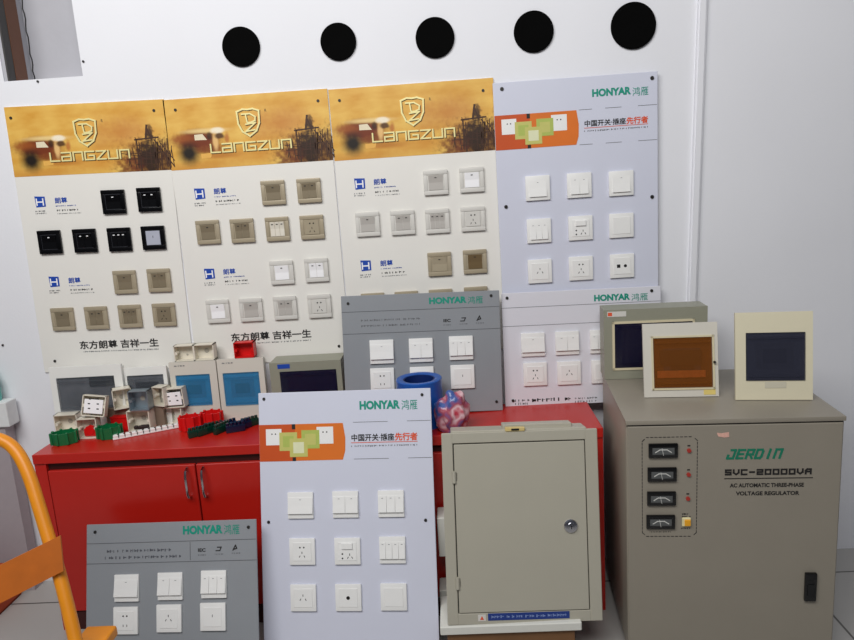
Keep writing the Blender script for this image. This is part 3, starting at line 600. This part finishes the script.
u, v = rl(686, 521.2); sw = MB().box(u-.0125, u+.0125, -.008, -.001, v-.014, v+.014, .002, 1).build('power_switch', mat('cream switch body', (230, 220, 170), .4), reg); MB().box(u-.006, u+.011, -.012, -.007, v-.010, v+.009, .001, 1).build('switch_button', mat('amber button', (240, 170, 30), .3), sw)
fine(reg, u-.012, u+.012, v+.024, .007, dark, 31, off=.0024, rows=2, gap=.009); fine(reg, u-.014, u+.012, v-.022, .005, dark, 33, off=.0024)
u, v = rl(660, 531.5); fine(reg, u-.03, u+.03, v, .004, dark, 34, off=.0024)
tl = rl(643.7, 437); tr_ = rl(697.3, 436.6); bl = rl(640.5, 536); b = MB(); zt, zb_ = (tl[1]+tr_[1])/2, bl[1]; x0_, x1_ = (tl[0]+bl[0])/2, tr_[0]
def dash(p, q):
    p, q = Vector(p), Vector(q); n = int((q-p).length/.011)
    for i in range(n):
        if i % 1 == 0: b.stroke([tuple(p+(q-p)*(i/n)), tuple(p+(q-p)*((i+.55)/n))], .0018, -.0026, -.0018)
c = .012
dash((x0_+c, zt), (x1_-c, zt)); dash((x0_+c, zb_), (x1_-c, zb_)); dash((x0_, zb_+c), (x0_, zt-c)); dash((x1_, zb_+c), (x1_, zt-c))
for (p, q) in (((x0_, zt-c), (x0_+c, zt)), ((x1_, zt-c), (x1_-c, zt)), ((x0_, zb_+c), (x0_+c, zb_)), ((x1_, zb_+c), (x1_-c, zb_))): dash(p, q)
b.build('dashed_border', dark, reg)
def rtext(s, x0, x1, y, h, M, **kw):
    a_ = rl(x0, y); c_ = rl(x1, y); text(s, (a_[0]+c_[0])/2, (a_[1]+c_[1])/2, c_[0]-a_[0], h, M, reg, off=.0028, **kw)
tealD = mat('green lettering', (18, 120, 92), .5)
LET.update({'J': [[(.3, 1), (1, 1), (1, 0), (0, 0), (0, .35)]], 'E': [[(1, 1), (0, 1), (0, 0), (1, 0)], [(0, .5), (.9, .5)]], 'R': [[(0, 0), (0, 1), (1, 1), (1, .45), (0, .45)], [(.5, .45), (1, 0)]],
  'D': [[(0, 0), (0, 1), (.8, 1), (1, .8), (1, .2), (.8, 0), (0, 0)]], 'I': [[(.5, 0), (.5, 1)]], 'S': [[(1, 1), (0, 1), (0, .5), (1, .5), (1, 0), (0, 0)]], 'V': [[(0, 1), (0, .4), (.5, 0), (1, .4), (1, 1)]],
  'C': [[(1, 1), (0, 1), (0, 0), (1, 0)]], '-': [[(.1, .5), (.9, .5)]], '2': [[(0, 1), (1, 1), (1, .5), (0, .5), (0, 0), (1, 0)]], '0': [[(0, 0), (0, 1), (1, 1), (1, 0), (0, 0)]]})
def block(s_, x0, x1, y, h, th, M, shear=0, gapf=.45):
    p0 = rl(x0, y); p1 = rl(x1, y); n = len(s_); tot = p1[0]-p0[0]; lw = tot/(n+(n-1)*gapf); zc = (p0[1]+p1[1])/2; b = MB(); x = p0[0]
    for ch in s_:
        for ln in LET[ch]: b.stroke([(x+p*lw*(.9 if ch != 'I' else 1)+r_*h*shear, zc-h/2+r_*h) for p, r_ in ln], th, -.0028, -.0018)
        x += lw*(1+gapf)
    b.build('lettering', M, reg)
block('JERDIN', 727, 780, 453.6, .025, .0064, tealD, .3)
LET['A'] = [[(0, 0), (0, .7), (.3, 1), (1, 1), (1, 0)], [(0, .45), (1, .45)]]
block('SVC-20000VA', 725.5, 811, 471.5, .0135, .0048, dark, 0, .42)
rtext('AC AUTOMATIC THREE-PHASE', 729.5, 803.5, 484.7, .0125, dark, bold=.035)
rtext('VOLTAGE REGULATOR', 735.5, 799, 492.8, .0125, dark, bold=.035)
a_ = rl(724, 478); c_ = rl(812.5, 477.7); MB().box(a_[0], c_[0], -.0028, -.0018, (a_[1]+c_[1])/2-.0012, (a_[1]+c_[1])/2+.0012).build('underline', dark, reg)
u, v = rl(809.4, 585.5); lt = MB().box(u-.0165, u+.0165, -.012, -.0015, v-.045, v+.045, .003, 2).build('latch', blk, reg, smooth=True); MB().box(u-.010, u+.010, -.016, -.011, v-.03, v+.01, .003, 2).build('latch_lever', blkM, lt)
u, v = rl(722.8, 435); MB().prism([(u-.017, v+.008), (u-.004, v+.006), (u+.016, v+.009), (u+.017, v-.005), (u+.004, v-.007), (u-.013, v-.003)], -.0028, -.0018).build('price_sticker', mat('pink sticker', (226, 176, 160), .6, var=.25, scale=200), reg, label='small torn pink sticker')
MB().box(.02, rw-.02, .03, .034, .002, .04).build('kick_strip', dark, reg)
# boxes on the regulator
b3 = fit_box('ivory distribution box with dark smoke window, right end of regulator top', [(735.3, 311.8), (812.6, 312.3), (813.2, 402), (735.3, 400)], tuple(atz(774, 400.5, RT)), -9, 7, .07, [(746, 333), (804.5, 333), (805.5, 380.6), (746, 380.3)], ivory, smokeD, z=RT+.002, inner=mat('slate inner', (60, 62, 74), .5), group='distribution boxes on the regulator')
u0_, u1_, w0_, w1_ = b3[1]; MB().box(b3[2]*.38, b3[2]*.66, -.0012, .0, w0_-.022, w0_-.003, .0005, 1).build('finger_notch', mat('pale notch', (205, 200, 180), .4), b3[0])
b2 = fit_box('pale box with amber window leaning against the grey-green box', [(640, 326), (715, 320.3), (721, 395), (647, 399)], tuple(atz(684, 397.5, RT)), -6, 9, .05, [(652.8, 339), (710.4, 336.6), (713, 386.4), (657.4, 388.3)], pgrey, amberP, z=RT+.002, inner=mat('brown inner', (104, 58, 22), .5), group='distribution boxes on the regulator')
u0_, u1_, w0_, w1_ = b2[1]; hgt = w1_-w0_
MB().box(u0_+.012, u1_-.02, .004, .008, w0_+hgt*.2, w0_+hgt*.34).build('terminal_rail', mat('orange rail', (220, 110, 50), .5, var=.4, scale=150), b2[0])
MB().box(u0_+.02, u1_-.03, .003, .008, w0_+hgt*.45, w0_+hgt*.75).build('breaker_slot_cover', mat('dark brown slot', (50, 34, 16), .5), b2[0])
MB().box(b2[2]-.045, b2[2]-.01, -.0012, 0, .006, .022).build('yellow_sticker', mat('yellow sticker', (226, 204, 120), .6), b2[0], label='small yellow sticker')
MB().cyl((b2[2]-.012, -.006, (w0_+w1_)/2), .004, .008, 'y', 10).build('lock', chromeD, b2[0])
bmr = MB(); bmr.box(u0_-.006, u0_, -.003, .0, w0_-.006, w1_+.006).box(u1_, u1_+.006, -.003, 0, w0_-.006, w1_+.006).box(u0_-.006, u1_+.006, -.003, 0, w1_, w1_+.006).box(u0_-.006, u1_+.006, -.003, 0, w0_-.006, w0_).build('window_rim', mat('ivory rim', (214, 204, 172), .4), b2[0])
b1 = fit_box('grey-green metal distribution box with navy window at rear left of regulator', [(602.6, 309.5), (706, 307), (708.5, 376), (605.5, 380)], tuple(atz(606, 379.8, RT)), -4, 0, .10, [(614.5, 324), (690, 323), (692, 365.5), (617, 367)], ggrn, navyP, z=RT+.001, inner=mat('violet inner', (46, 44, 84), .5), body=0, rail=False, group='distribution boxes on the regulator')
u0_, u1_, w0_, w1_ = b1[1]; MB().box(u0_+.01, u1_-.01, .004, .009, (w0_+w1_)/2-.002, w1_-.012).build('breaker_slot', hole, b1[0])
MB().box(u0_-.008, u0_, -.003, .0, w0_-.008, w1_+.008).box(u1_, u1_+.008, -.003, 0, w0_-.008, w1_+.008).box(u0_-.008, u1_+.008, -.003, 0, w1_, w1_+.008).box(u0_-.008, u1_+.008, -.003, 0, w0_-.008, w0_).build('window_rim', mat('ivory rim', (214, 204, 172), .4), b1[0])
MB().box(.012, .075, -.0012, 0, b1[3]-.024, b1[3]-.006).build('label_sticker', offw, b1[0]); MB().box(.014, .028, -.0016, -.0010, b1[3]-.021, b1[3]-.009).build('red_mark', org, b1[0])
# ------------------------------------------------------------------ big metal enclosure
MBn = nrm(2, 10)
MBo = Board.__new__(Board)
q = [(440.8, 433.3), (596.9, 429), (603.2, 620.3), (448.3, 626)]; P0 = (.15, 2.045, .68); c4 = [hit(x, y, P0, MBn) for x, y in q]
ux = ((c4[1]-c4[0]).normalized()+(c4[2]-c4[3]).normalized()).normalized(); ew = ((c4[1]-c4[0]).length+(c4[2]-c4[3]).length)/2; eh = ((c4[3]-c4[0]).length+(c4[2]-c4[1]).length)/2
uz = ux.cross(-MBn); eo = sum(c4, Vector())/4-ux*ew/2-uz*eh/2; EM = frame(eo, ux, MBn); ei = EM.inverted()
def el(x, y):
    t_ = ei @ hit(x, y, eo, MBn); return t_.x, t_.z
enc = thing('metal_enclosure', 'large ivory-grey metal enclosure with locked door leaning before the red cabinet', 'electrical enclosure', EM)
d0, d1, d2, d3 = el(453, 445.3), el(583.4, 440), el(590, 608.6), el(460, 613.5)
dx0, dx1, dz0, dz1 = (d0[0]+d3[0])/2, (d1[0]+d2[0])/2, (d2[1]+d3[1])/2, (d0[1]+d1[1])/2
b = MB(); b.box(0, dx0-.003, 0, .01, 0, eh, .002, 1).box(dx1+.003, ew, 0, .01, 0, eh, .002, 1).box(dx0-.005, dx1+.005, 0, .01, dz1+.003, eh, .002, 1).box(dx0-.005, dx1+.005, 0, .01, 0, dz0-.003, .002, 1)
b.build('front_flange', mbM, enc)
MB().box(.03, ew-.03, .010, .09, .03, eh+.004, .003, 1).box(ew*.4, ew*.85, .03, .08, eh, eh+.016, .002, 1).build('back_box', mbM, enc)
MB().box(dx0-.004, dx1+.004, .006, .0095, dz0-.004, dz1+.004).build('door_gap', dark, enc)
dr = MB().box(dx0, dx1, -.002, .006, dz0, dz1, .0015, 1).build('door', mbM, enc)
for p in ((454.5, 477), (459.2, 583)):
    u, v = el(*p); MB().cyl((dx0-.002, -.003, v), .0065, .036, 'z', 12).box(dx0-.008, dx0+.008, -.002, .004, v-.012, v+.012).build('hinge', mbM, dr, smooth=True)
u, v = el(570.6, 525.7); lk = MB().lathe([(0, 0), (.021, 0), (.0215, .003), (.019, .006), (.012, .007), (.0115, .012), (0, .013)], n=28).build('lock', chrome, dr, smooth=True, label='round chrome lock'); lk.location = (u, -.002, v); lk.rotation_euler = (R(90), 0, 0)
MB().box(-.0012, .0012, -.006, .006, .0125, .0136).build('keyhole', hole, lk)
s0, s1 = el(488, 617.2), el(569.5, 614.3); st = MB().box(s0[0], s1[0], -.0012, .0, (s0[1]+s1[1])/2-.011, (s0[1]+s1[1])/2+.011).build('blue_sticker', mat('royal blue sticker', (28, 56, 130), .5), enc, label='long blue sticker with small white characters')
fine(st, s0[0]+.01, s1[0]-.01, (s0[1]+s1[1])/2, .009, mat('sticker text', (130, 150, 200), .5), 61, off=.0016)
u, v = el(482, 617.8); MB().box(u-.012, u+.012, -.001, 0, v-.010, v+.010).build('brand_sticker', offw, enc, label='small white square sticker'); MB().prism([(u-.006, v-.006), (u+.006, v-.006), (u, v+.006)], -.0016, -.0009).build('sticker_mark', org, enc)
u, v = el(515, 428.5); MB().box(u-.03, u+.03, -.003, .02, eh, eh+.012, .002, 1).build('packing_tape', mat('tan tape', (206, 184, 120), .5), enc); MB().box(u-.012, u+.012, -.004, -.002, eh+.003, eh+.009).build('tape_slot', hole, enc)
# pale slab below and cartons behind the enclosure
SY = EM.translation.y-.004; pa = aty(440, 627, SY); pb = aty(582, 625.5, SY)
foam = mat('white foam', (222, 222, 214), .8, var=.04, bump=.2, bscale=250)
ez = EM.translation.z
sl = MB().box(pa.x, pb.x, SY, 2.11, ez-.032, ez-.003, .003, 1).build('foam_slab', foam); tag(sl, 'pale slab lying under the metal enclosure', 'slab')
wd = MB().box(pa.x+.02, pb.x-.02, SY+.012, 2.10, .001, ez-.0335, .002, 1).build('wooden_block', mat('brown wood block', (120, 84, 52), .7, var=.2, scale=12)); tag(wd, 'brown wooden block supporting the pale slab near the floor', 'block')
for (x0, y0, y1, lab) in ((437, 516, 555, 'white foam block behind the metal enclosure, upper of two'), (439.5, 588, 626, 'white foam block behind the metal enclosure, lower of two')):
    a_ = aty(x0, y0, 2.14); c_ = aty(x0, y1, 2.14)
    tag(MB().box(a_.x, a_.x+.07, 2.125, 2.205, c_.z, a_.z, .003, 1).build('foam_block', foam), lab, 'block', 'foam blocks beside the enclosure')
# ------------------------------------------------------------------ back boxes piled on the cabinet
def back_box(label, p, w, h, d, M, yaw=0, lean=0, roll=0, ears=True, group='white back boxes on the cabinet', socket=False, sx=.0, name='back_box', twin=False):
    root = thing(name, label, 'box', yawm(p, yaw, lean, roll), group); t = .0032
    b = MB(); b.box(-w/2, w/2, d-t, d, 0, h).box(-w/2, -w/2+t, 0, d, 0, h).box(w/2-t, w/2, 0, d, 0, h).box(-w/2, w/2, 0, d, 0, t).box(-w/2, w/2, 0, d, h-t, h)
    if twin: b.box(-t, t, 0, d, 0, h)
    b.build('shell', M, root)
    if ears:
        e = MB(); xs = ([-w/2+.006, w/2-.006] if not twin else [-w/2+.006, w/2-.006])
        for x in xs: e.cyl((x, d*.35, h/2), .006, d*.6, 'y', 10)
        e.build('screw_boss', M, root)
    for kx, kz, kr in ((w*.25 if twin else 0, h*.5, .009), (-w*.25 if twin else w*.22, h*.3, .004)): MB().cyl((kx, d-t-.0005, kz), kr, .001, 'y', 14).build('knockout', mat('knockout shade', (176, 172, 160), .5) if M is not redB else redB, root)
    if socket:
        f = MB().box(-w/2+.008, w/2-.008, -.001, .003, .01, h-.014, .001, 1).build('socket_face', whiteR, root)
        ph = MB(); 
        for (x, z) in ((-.014, .062), (.014, .064), (-.016, .045), (.015, .046), (-.014, .028), (.016, .028)): ph.box(x-.004, x+.004, -.0016, -.0008, z-.002, z+.002)
        ph.box(-.012, .012, -.0016, -.0008, h-.013, h-.010); ph.build('pin_holes', hole, f)
    return root
redB = mat('red plastic', (214, 22, 22), .35); cre = mat('cream plastic', (226, 220, 204), .4, var=.03); galv = mat('galvanised steel', (158, 170, 178), .35, metal=.7, var=.15, scale=30); grn = mat('green plastic', (14, 108, 62), .35, var=.05)
Z = CT+.0008
def B_(px, py, z=Z): p = atz(px, py, z); return p
p5 = B_(67.5, 433.5); p6 = B_(88.5, 438.8); p4 = B_(140, 431.8); p8 = B_(172.5, 426)
back_box('open white back box standing behind the left green box', p5, .084, .072, .040, cre, yaw=4)
back_box('open white back box holding a small red knob', p6, .072, .075, .036, cre, yaw=2)
tag(MB().box(-.024, .024, .008, .022, .0, .030, .006, 2).cyl((0, .012, .024), .018, .012, 'y', 8).build('plastic_plug', redB, None, smooth=True, loc=p6+Vector((.004, .002, .0045))), 'small red plastic plug inside the open white back box', 'plug')
back_box('open white back box with dark scraps, under the steel back box', p4, .086, .080, .045, cre, yaw=-3)
sc = MB()
for k in range(14):
    x = random.uniform(-.027, .030); sc.box(x-.007, x+.007, random.uniform(.004, .012), .024, .0, random.uniform(.006, .016), .002, 1)
tag(sc.build('plug_scraps', mat('dark scraps', (40, 24, 24), .6), None, loc=p4+Vector((.002, .004, .0042))), 'dark plastic plugs heaped inside the open white box', 'plugs')['kind'] = 'stuff'
back_box('open cream back box beneath the box with socket face, right of dark gap', p8, .080, .070, .045, cre, yaw=-2)
# upper layer
z4 = Z+.0815; z8 = Z+.0715; z5 = Z+.0765
pj3 = Vector((aty(139.5, 407, p4.y-.002).x, p4.y-.006, z4)); back_box('galvanised steel back box on top of the open white box', pj3, .074, .074, .040, galv, yaw=-2, group='back boxes in the upper layer')
pj2 = Vector((aty(120.5, 405, p4.y).x, p4.y+.030, z4)); 
back_box('cream back box left of and behind the steel one', Vector((aty(122, 405, p4.y+.02).x, p4.y+.030, z4)), .066, .076, .040, cre, yaw=28, group='back boxes in the upper layer')
back_box('narrow cream back box right of the steel one', Vector((aty(158, 405, p4.y).x-.012, p4.y+.036, z4)), .054, .074, .040, cre, yaw=-20, group='back boxes in the upper layer')
tag(MB().box(-.045, .045, 0, .022, 0, .079, .002, 1).build('carton', mat('tan carton', (128, 112, 96), .7), None, loc=(aty(156, 430, p4.y+.06).x, p4.y+.046, Z)), 'brownish carton in the dark gap between stacked back boxes', 'carton')
tag(MB().box(-.045, .045, 0, .022, 0, .079, .002, 1).build('carton', mat('tan carton', (128, 112, 96), .7), None, loc=(aty(122, 430, p4.y+.06).x, p4.y+.046, Z)), 'brownish carton behind the red block under upper white boxes', 'carton')
back_box('white back box with socket face on right stack before blue window', Vector((aty(175, 404, p8.y).x, p8.y-.006, z8)), .080, .074, .035, cre, yaw=-6, roll=-3, socket=True, group='back boxes in the upper layer')
back_box('tilted white back box with socket face resting on left boxes', Vector((aty(94.5, 412, p6.y+.02).x, p6.y+.002, z5+.006)), .082, .075, .030, cre, yaw=6, lean=12, roll=9, socket=True, group='back boxes in the upper layer')
# red block and green boxes
pr = B_(119, 431.5)
tag(MB().box(-.034, .034, 0, .045, 0, .055, .003, 2).box(-.034, .034, -.002, .0, .050, .056).build('red_block', redB, None, loc=pr+Vector((.006, .003, 0))), 'plain red plastic block behind the right green box', 'block')
def green_box(label, p, yaw, w=.085, h=.042, d=.06, M=grn):
    root = thing('round_back_box', label, 'box', TR(*p) @ Matrix.Rotation(R(yaw), 4, 'Z'), 'octagonal green boxes' if M is grn else 'octagonal red boxes')
    n = 8; b = MB(); pr_ = []
    outer = [(math.cos(math.pi/8+k*math.pi/4)*w*.53, math.sin(math.pi/8+k*math.pi/4)*d*.53) for k in range(n)]
    def ring(s_, z): return [b.bm.verts.new((x*s_, y*s_, z)) for x, y in outer]
    a_ = ring(.92, 0); c_ = ring(1, h); e_ = ring(.9, h); f_ = ring(.84, .003)
    b.bm.faces.new(a_[::-1]); b.bm.faces.new(f_)
    for r1_, r2_ in ((a_, c_), (c_, e_), (e_, f_)):
        for k_ in range(n): b.bm.faces.new((r1_[k_], r1_[(k_+1) % n], r2_[(k_+1) % n], r2_[k_]))
    b.build('shell', M, root)
    r_ = MB()
    for k_ in range(n):
        x, y = outer[k_]; r_.box(x*.98-.004, x*.98+.004, y*.98-.004, y*.98+.004, .002, h+.003, .001, 1)
    r_.build('rib', M, root)
    return root
pg = B_(65.5, 443); green_box('green octagonal box at the cabinet\'s front left corner', (pg.x, pg.y, Z), 14)
pg = B_(112, 436); green_box('green octagonal box between the small white box and terminal strip', (pg.x, pg.y-.012, Z), 8, .082, .042)
pg = B_(195, 427); green_box('left red octagonal box below the blue-windowed boxes', (pg.x-.006, pg.y-.022, Z), 10, .075, .050, .055, redB)
pg = B_(212, 425); green_box('right red octagonal box below the blue-windowed boxes', (pg.x+.006, pg.y-.004, Z), -12, .075, .052, .055, redB)
# white terminal strip
a_ = atz(113, 440.5, Z); c_ = atz(186, 426.5, Z); L_ = (c_-a_).length; ang = math.degrees(math.atan2(c_.y-a_.y, c_.x-a_.x))
ts = thing('terminal_strip', 'white terminal strip lying diagonally on the red cabinet top', 'terminal strip', TR(*a_) @ Matrix.Rotation(R(ang), 4, 'Z'))
b = MB(); n = 12
b.box(0, L_, 0, .022, 0, .006, .001, 1)
for k_ in range(n): b.box(L_*k_/n+.0015, L_*(k_+1)/n-.0015, .001, .020, .005, .016, .002, 1)
b.build('housing', white, ts)
b = MB()
for k_ in range(n): b.cyl((L_*(k_+.85)/n, .006, .0165), .003, .002, 'z', 8); b.box(L_*(k_+.93)/n, L_*(k_+1.0)/n, -.0006, .004, .004, .013)
b.build('terminal_screws', dark, ts)
# dark green terminal blocks in a bundle
tg = [(198, 436), (206, 434), (214, 431), (222, 432), (228, 429), (236, 431.5), (243, 429), (250, 426)]
dg = mat('dark green glossy plastic', (8, 52, 40), .25); dn = mat('navy glossy plastic', (10, 22, 52), .25)
for i, (px, py) in enumerate(tg):
    p = B_(px, py); root = thing('terminal_block', ['dark green', 'deep navy'][i in (4, 5, 6)]+' glossy terminal block, '+['leftmost of the pile', 'second from left in the pile', 'third from left in the pile', 'fourth from left in the pile', 'fourth from right in the pile', 'third from right in the pile', 'second from right in the pile', 'rightmost of pile beside tall white board'][i],
        'terminal block', TR(p.x, p.y, Z) @ Matrix.Rotation(R([35, 50, 30, 60, 40, 20, 48, 38][i]), 4, 'Z'), 'pile of terminal blocks')
    M_ = dn if i in (4, 5, 6) else dg; b = MB()
    b.box(-.034, .034, -.009, .009, 0, .026, .004, 2)
    for k_ in range(5): b.cyl((-.026+k_*.013, 0, .028), .0058, .014, 'z', 10)
    b.build('housing', M_, root, smooth=True)
    b = MB()
    for k_ in range(5): b.cyl((-.026+k_*.013, 0, .0352), .002, .001, 'z', 8)
    b.build('terminal_screws', chrome, root)
# twin white box and red box on top of the blue-window boxes
zt3 = r3[4].z+r3[3]*math.cos(R(2))+.001; zt4 = r4[4].z+r4[3]*math.cos(R(2))+.001
tp = aty(194.5, 360, yP+.012); back_box('twin white back box lying on the cream blue-windowed box', (tp.x, yP+.014, zt3), .150, .060, .036, cre, twin=True, group=None)
tp = aty(244.5, 358.5, yP+.012); back_box('red open back box on the right blue-windowed box', (tp.x, yP+.014, zt4), .074, .058, .036, redB, group=None)
# ------------------------------------------------------------------ blue tape roll and bag
bm_y = 2.345; tc_ = aty(419, 381, bm_y)
bagM = mat('pink and blue plastic bag', (206, 150, 158), .25, var=.35, scale=18, bump=.5, bscale=30)
nt = bagM.node_tree; cr = nt.nodes.new('ShaderNodeValToRGB'); nz = nt.nodes.new('ShaderNodeTexNoise'); nz.inputs['Scale'].default_value = 16; tc = nt.nodes.new('ShaderNodeTexCoord')
nt.links.new(tc.outputs['Object'], nz.inputs[0]); nt.links.new(nz.outputs['Fac'], cr.inputs[0]); e = cr.color_ramp.elements
e[0].position = .38; e[0].color = rgb(70, 96, 160); e[1].position = .5; e[1].color = rgb(176, 84, 100); x_ = e.new(.6); x_.color = rgb(226, 190, 196); x_ = e.new(.68); x_.color = rgb(190, 60, 80)
nt.links.new(cr.outputs[0], nt.nodes['Principled BSDF'].inputs['Base Color'])
bag = MB(); bmesh.ops.create_icosphere(bag.bm, subdivisions=4, radius=1)
from mathutils import noise
bc = aty(436, 424, 2.31)
for v in bag.bm.verts:
    d = v.co.normalized(); f_ = 1+.28*noise.noise(d*1.9)+.16*abs(noise.noise(d*4.5))
    v.co = Vector((d.x*.056*f_, d.y*.042*f_, max(-.060, d.z*.074*f_)))
bg = bag.build('plastic_bag', bagM, None, smooth=True, loc=(bc.x+.012, 2.325, CT+.0695)); tag(bg, 'crumpled pink and blue plastic bag on the cabinet beside the blue roll', 'bag')
rr = .080; RH = .166; roll = thing('tape_roll', 'tall blue tape roll standing behind the tall white floor board', 'tape roll', TR(tc_.x, bm_y, CT+.001))
bT = mat('blue tape', (24, 84, 168), .3, var=.1, scale=60)
MB().lathe([(rr, 0), (rr, RH-.003), (rr-.003, RH), (rr-.014, RH+.001), (rr-.024, RH-.003), (rr-.024, .0)], closed=True, n=56).build('tape', bT, roll, smooth=True)
MB().lathe([(rr-.0245, .002), (rr-.0245, RH-.004), (rr-.028, RH-.004), (rr-.028, .002)], closed=True, n=56).build('core', mat('navy core', (16, 40, 100), .4), roll, smooth=True)
bg.location = (tc_.x+.112, 2.262, CT+.0605)
# ------------------------------------------------------------------ yellow hand truck
TY = 1.62
def T_(px, py, y=TY): return aty(px, py, y)
truck = thing('hand_truck', 'yellow tubular hand truck in the left foreground', 'hand truck', TR(T_(60, 600).x-.2, TY, 0))
off = truck.location.copy(); truck.matrix_world = TR(*off)
def lp(v): return Vector(v)-off
def lean_y(py): return TY+(540-py)*.0009       # handle tips back towards the cabinet at the top
path = [(0, 439.5), (9, 444), (17, 452), (24, 464), (31, 481), (37, 500), (48, 536), (57, 566), (66, 600), (75.5, 640), (82, 668)]
P = [lp(T_(x, y, lean_y(y))) for x, y in path]
# smooth
def cat_(P, n=6):
    out = []
    for i in range(len(P)-1):
        p0, p1, p2, p3 = P[max(i-1, 0)], P[i], P[i+1], P[min(i+2, len(P)-1)]
        for k_ in range(n):
            t = k_/n; out.append(.5*((2*p1)+(-p0+p2)*t+(2*p0-5*p1+4*p2-p3)*t*t+(-p0+3*p1-3*p2+p3)*t*t*t))
    return out+[P[-1]]
first = P[0]; left = [Vector((first.x-.36-(p.x-first.x), p.y, p.z)) for p in P]
mid = [P[0]-Vector((t_, 0, -.004 if t_ > .02 else -.002)) for t_ in (.33, .18, .09, .04, .015)]
full = cat_(left[::-1][:-1]+mid+P)
truck_tube = MB().tube(full, .0165, 18).build('frame_tube', yel, truck, smooth=True)
c0, c1, c2, c3 = [lp(T_(x, y, lean_y(y)-.024)) for x, y in ((-55, 592), (60, 536), (63.5, 571), (-52, 630))]
b = MB(); vs = [b.bm.verts.new(v) for v in (c0, c1, c2, c3)]+[b.bm.verts.new(v+Vector((0, .005, 0))) for v in (c0, c1, c2, c3)]
for f_ in ((0, 1, 2, 3), (7, 6, 5, 4), (0, 4, 5, 1), (1, 5, 6, 2), (2, 6, 7, 3), (3, 7, 4, 0)): b.bm.faces.new([vs[i] for i in f_])
b.build('cross_plate', yelD, truck, label='yellow cross plate painted in a shaded orange tone')
p_ = lp(T_(94, 637, TY-.02)); zz = p_.z
MB().box(p_.x-.045, p_.x+.038, p_.y-.12, p_.y+.05, zz-.03, zz, .008, 3).build('wheel_guard', yel, truck, smooth=True)
MB().cyl((p_.x, p_.y-.03, .10), .10, .035, 'x', 32).build('wheel', blkM, truck, smooth=True)
MB().box(p_.x-.04, p_.x-.022, p_.y-.05, p_.y-.01, .09, zz-.02).build('axle_bracket', yel, truck)
# ------------------------------------------------------------------ left background
sy = 2.48
ta, tb = aty(7, 412, sy), aty(16, 425, sy)
st = thing('plinth', 'pale plinth with an overhanging white top at far left against the wall', 'plinth', TR(ta.x-.25, sy, 0))
zb0 = aty(12, 427, sy).z; zt0 = aty(9, 400, sy+.035).z
MB().box(-.3, .25, 0, .065, zb0, zt0, .004, 2).build('top', mat('chalk white', (226, 228, 228), .6), st)
xr = aty(7, 432, sy+.02).x-(ta.x-.25)
MB().box(-.3, xr, .012, .065, 0, zb0).build('body', mat('pinkish grey laminate', (170, 160, 164), .6, var=.05), st)
p = aty(-2, 392, sy+.035); tag(MB().lathe([(0, 0), (.030, 0), (.032, .01), (.03, .09), (.018, .11), (.018, .13), (0, .13)], n=24).build('bottle', mat('turquoise plastic', (90, 180, 170), .3), None, smooth=True, loc=(p.x-.024, sy+.033, zt0+.0005)), 'turquoise bottle on the plinth at far left edge', 'bottle')
ob = atz(14, 622, 0)
cr_ = thing('crate', 'orange-red crate on the floor behind the yellow hand truck', 'crate', TR(ob.x-.235, ob.y-.02, 0) @ Matrix.Rotation(R(0), 4, 'Z'))
cM = mat('orange red plastic', (178, 66, 20), .5, var=.08)
MB().box(-.15, .15, 0, .005, 0, .13).box(-.15, .15, .2, .205, 0, .13).box(-.15, -.145, 0, .2, 0, .13).box(.145, .15, 0, .2, 0, .13).box(-.15, .15, 0, .2, .001, .006).build('shell', cM, cr_)
MB().box(-.156, .156, -.006, .006, .12, .135).box(-.156, .156, .199, .211, .12, .135).box(-.156, -.144, 0, .2, .12, .135).box(.144, .156, 0, .2, .12, .135).build('rim', cM, cr_)
# ------------------------------------------------------------------ light
wd = bpy.data.worlds.new('World'); SC.world = wd; wd.use_nodes = True; nt = wd.node_tree; bg_ = nt.nodes['Background']
tcw = nt.nodes.new('ShaderNodeTexCoord'); sp = nt.nodes.new('ShaderNodeSeparateXYZ'); nt.links.new(tcw.outputs['Generated'], sp.inputs[0])
crw = nt.nodes.new('ShaderNodeValToRGB'); mr = nt.nodes.new('ShaderNodeMapRange'); mr.inputs['From Min'].default_value = -.3; mr.inputs['From Max'].default_value = .8
nt.links.new(sp.outputs[2], mr.inputs[0]); nt.links.new(mr.outputs[0], crw.inputs[0]); e = crw.color_ramp.elements
e[0].color = (.07, .072, .08, 1); e[1].color = (.62, .66, .78, 1); nt.links.new(crw.outputs[0], bg_.inputs[0]); bg_.inputs[1].default_value = .2
def area(loc, tgt, sx, sy_, power, col):
    l = bpy.data.lights.new('window_light', 'AREA'); l.shape = 'RECTANGLE'; l.size = sx; l.size_y = sy_; l.energy = power; l.color = col
    o = bpy.data.objects.new('window_light', l); COL.objects.link(o); o.location = loc; o.rotation_euler = (Vector(tgt)-Vector(loc)).to_track_quat('-Z', 'Y').to_euler()
area((-.85, -.1, 3.35), (-.1, 2.5, 1.6), 3.2, 1.2, 102, (1, .985, .965))
vs = SC.view_settings; vs.view_transform = 'Standard'; vs.look = 'None'; vs.gamma = 1; vs.use_curve_mapping = False; vs.exposure = .14
SC.display_settings.display_device = 'sRGB'
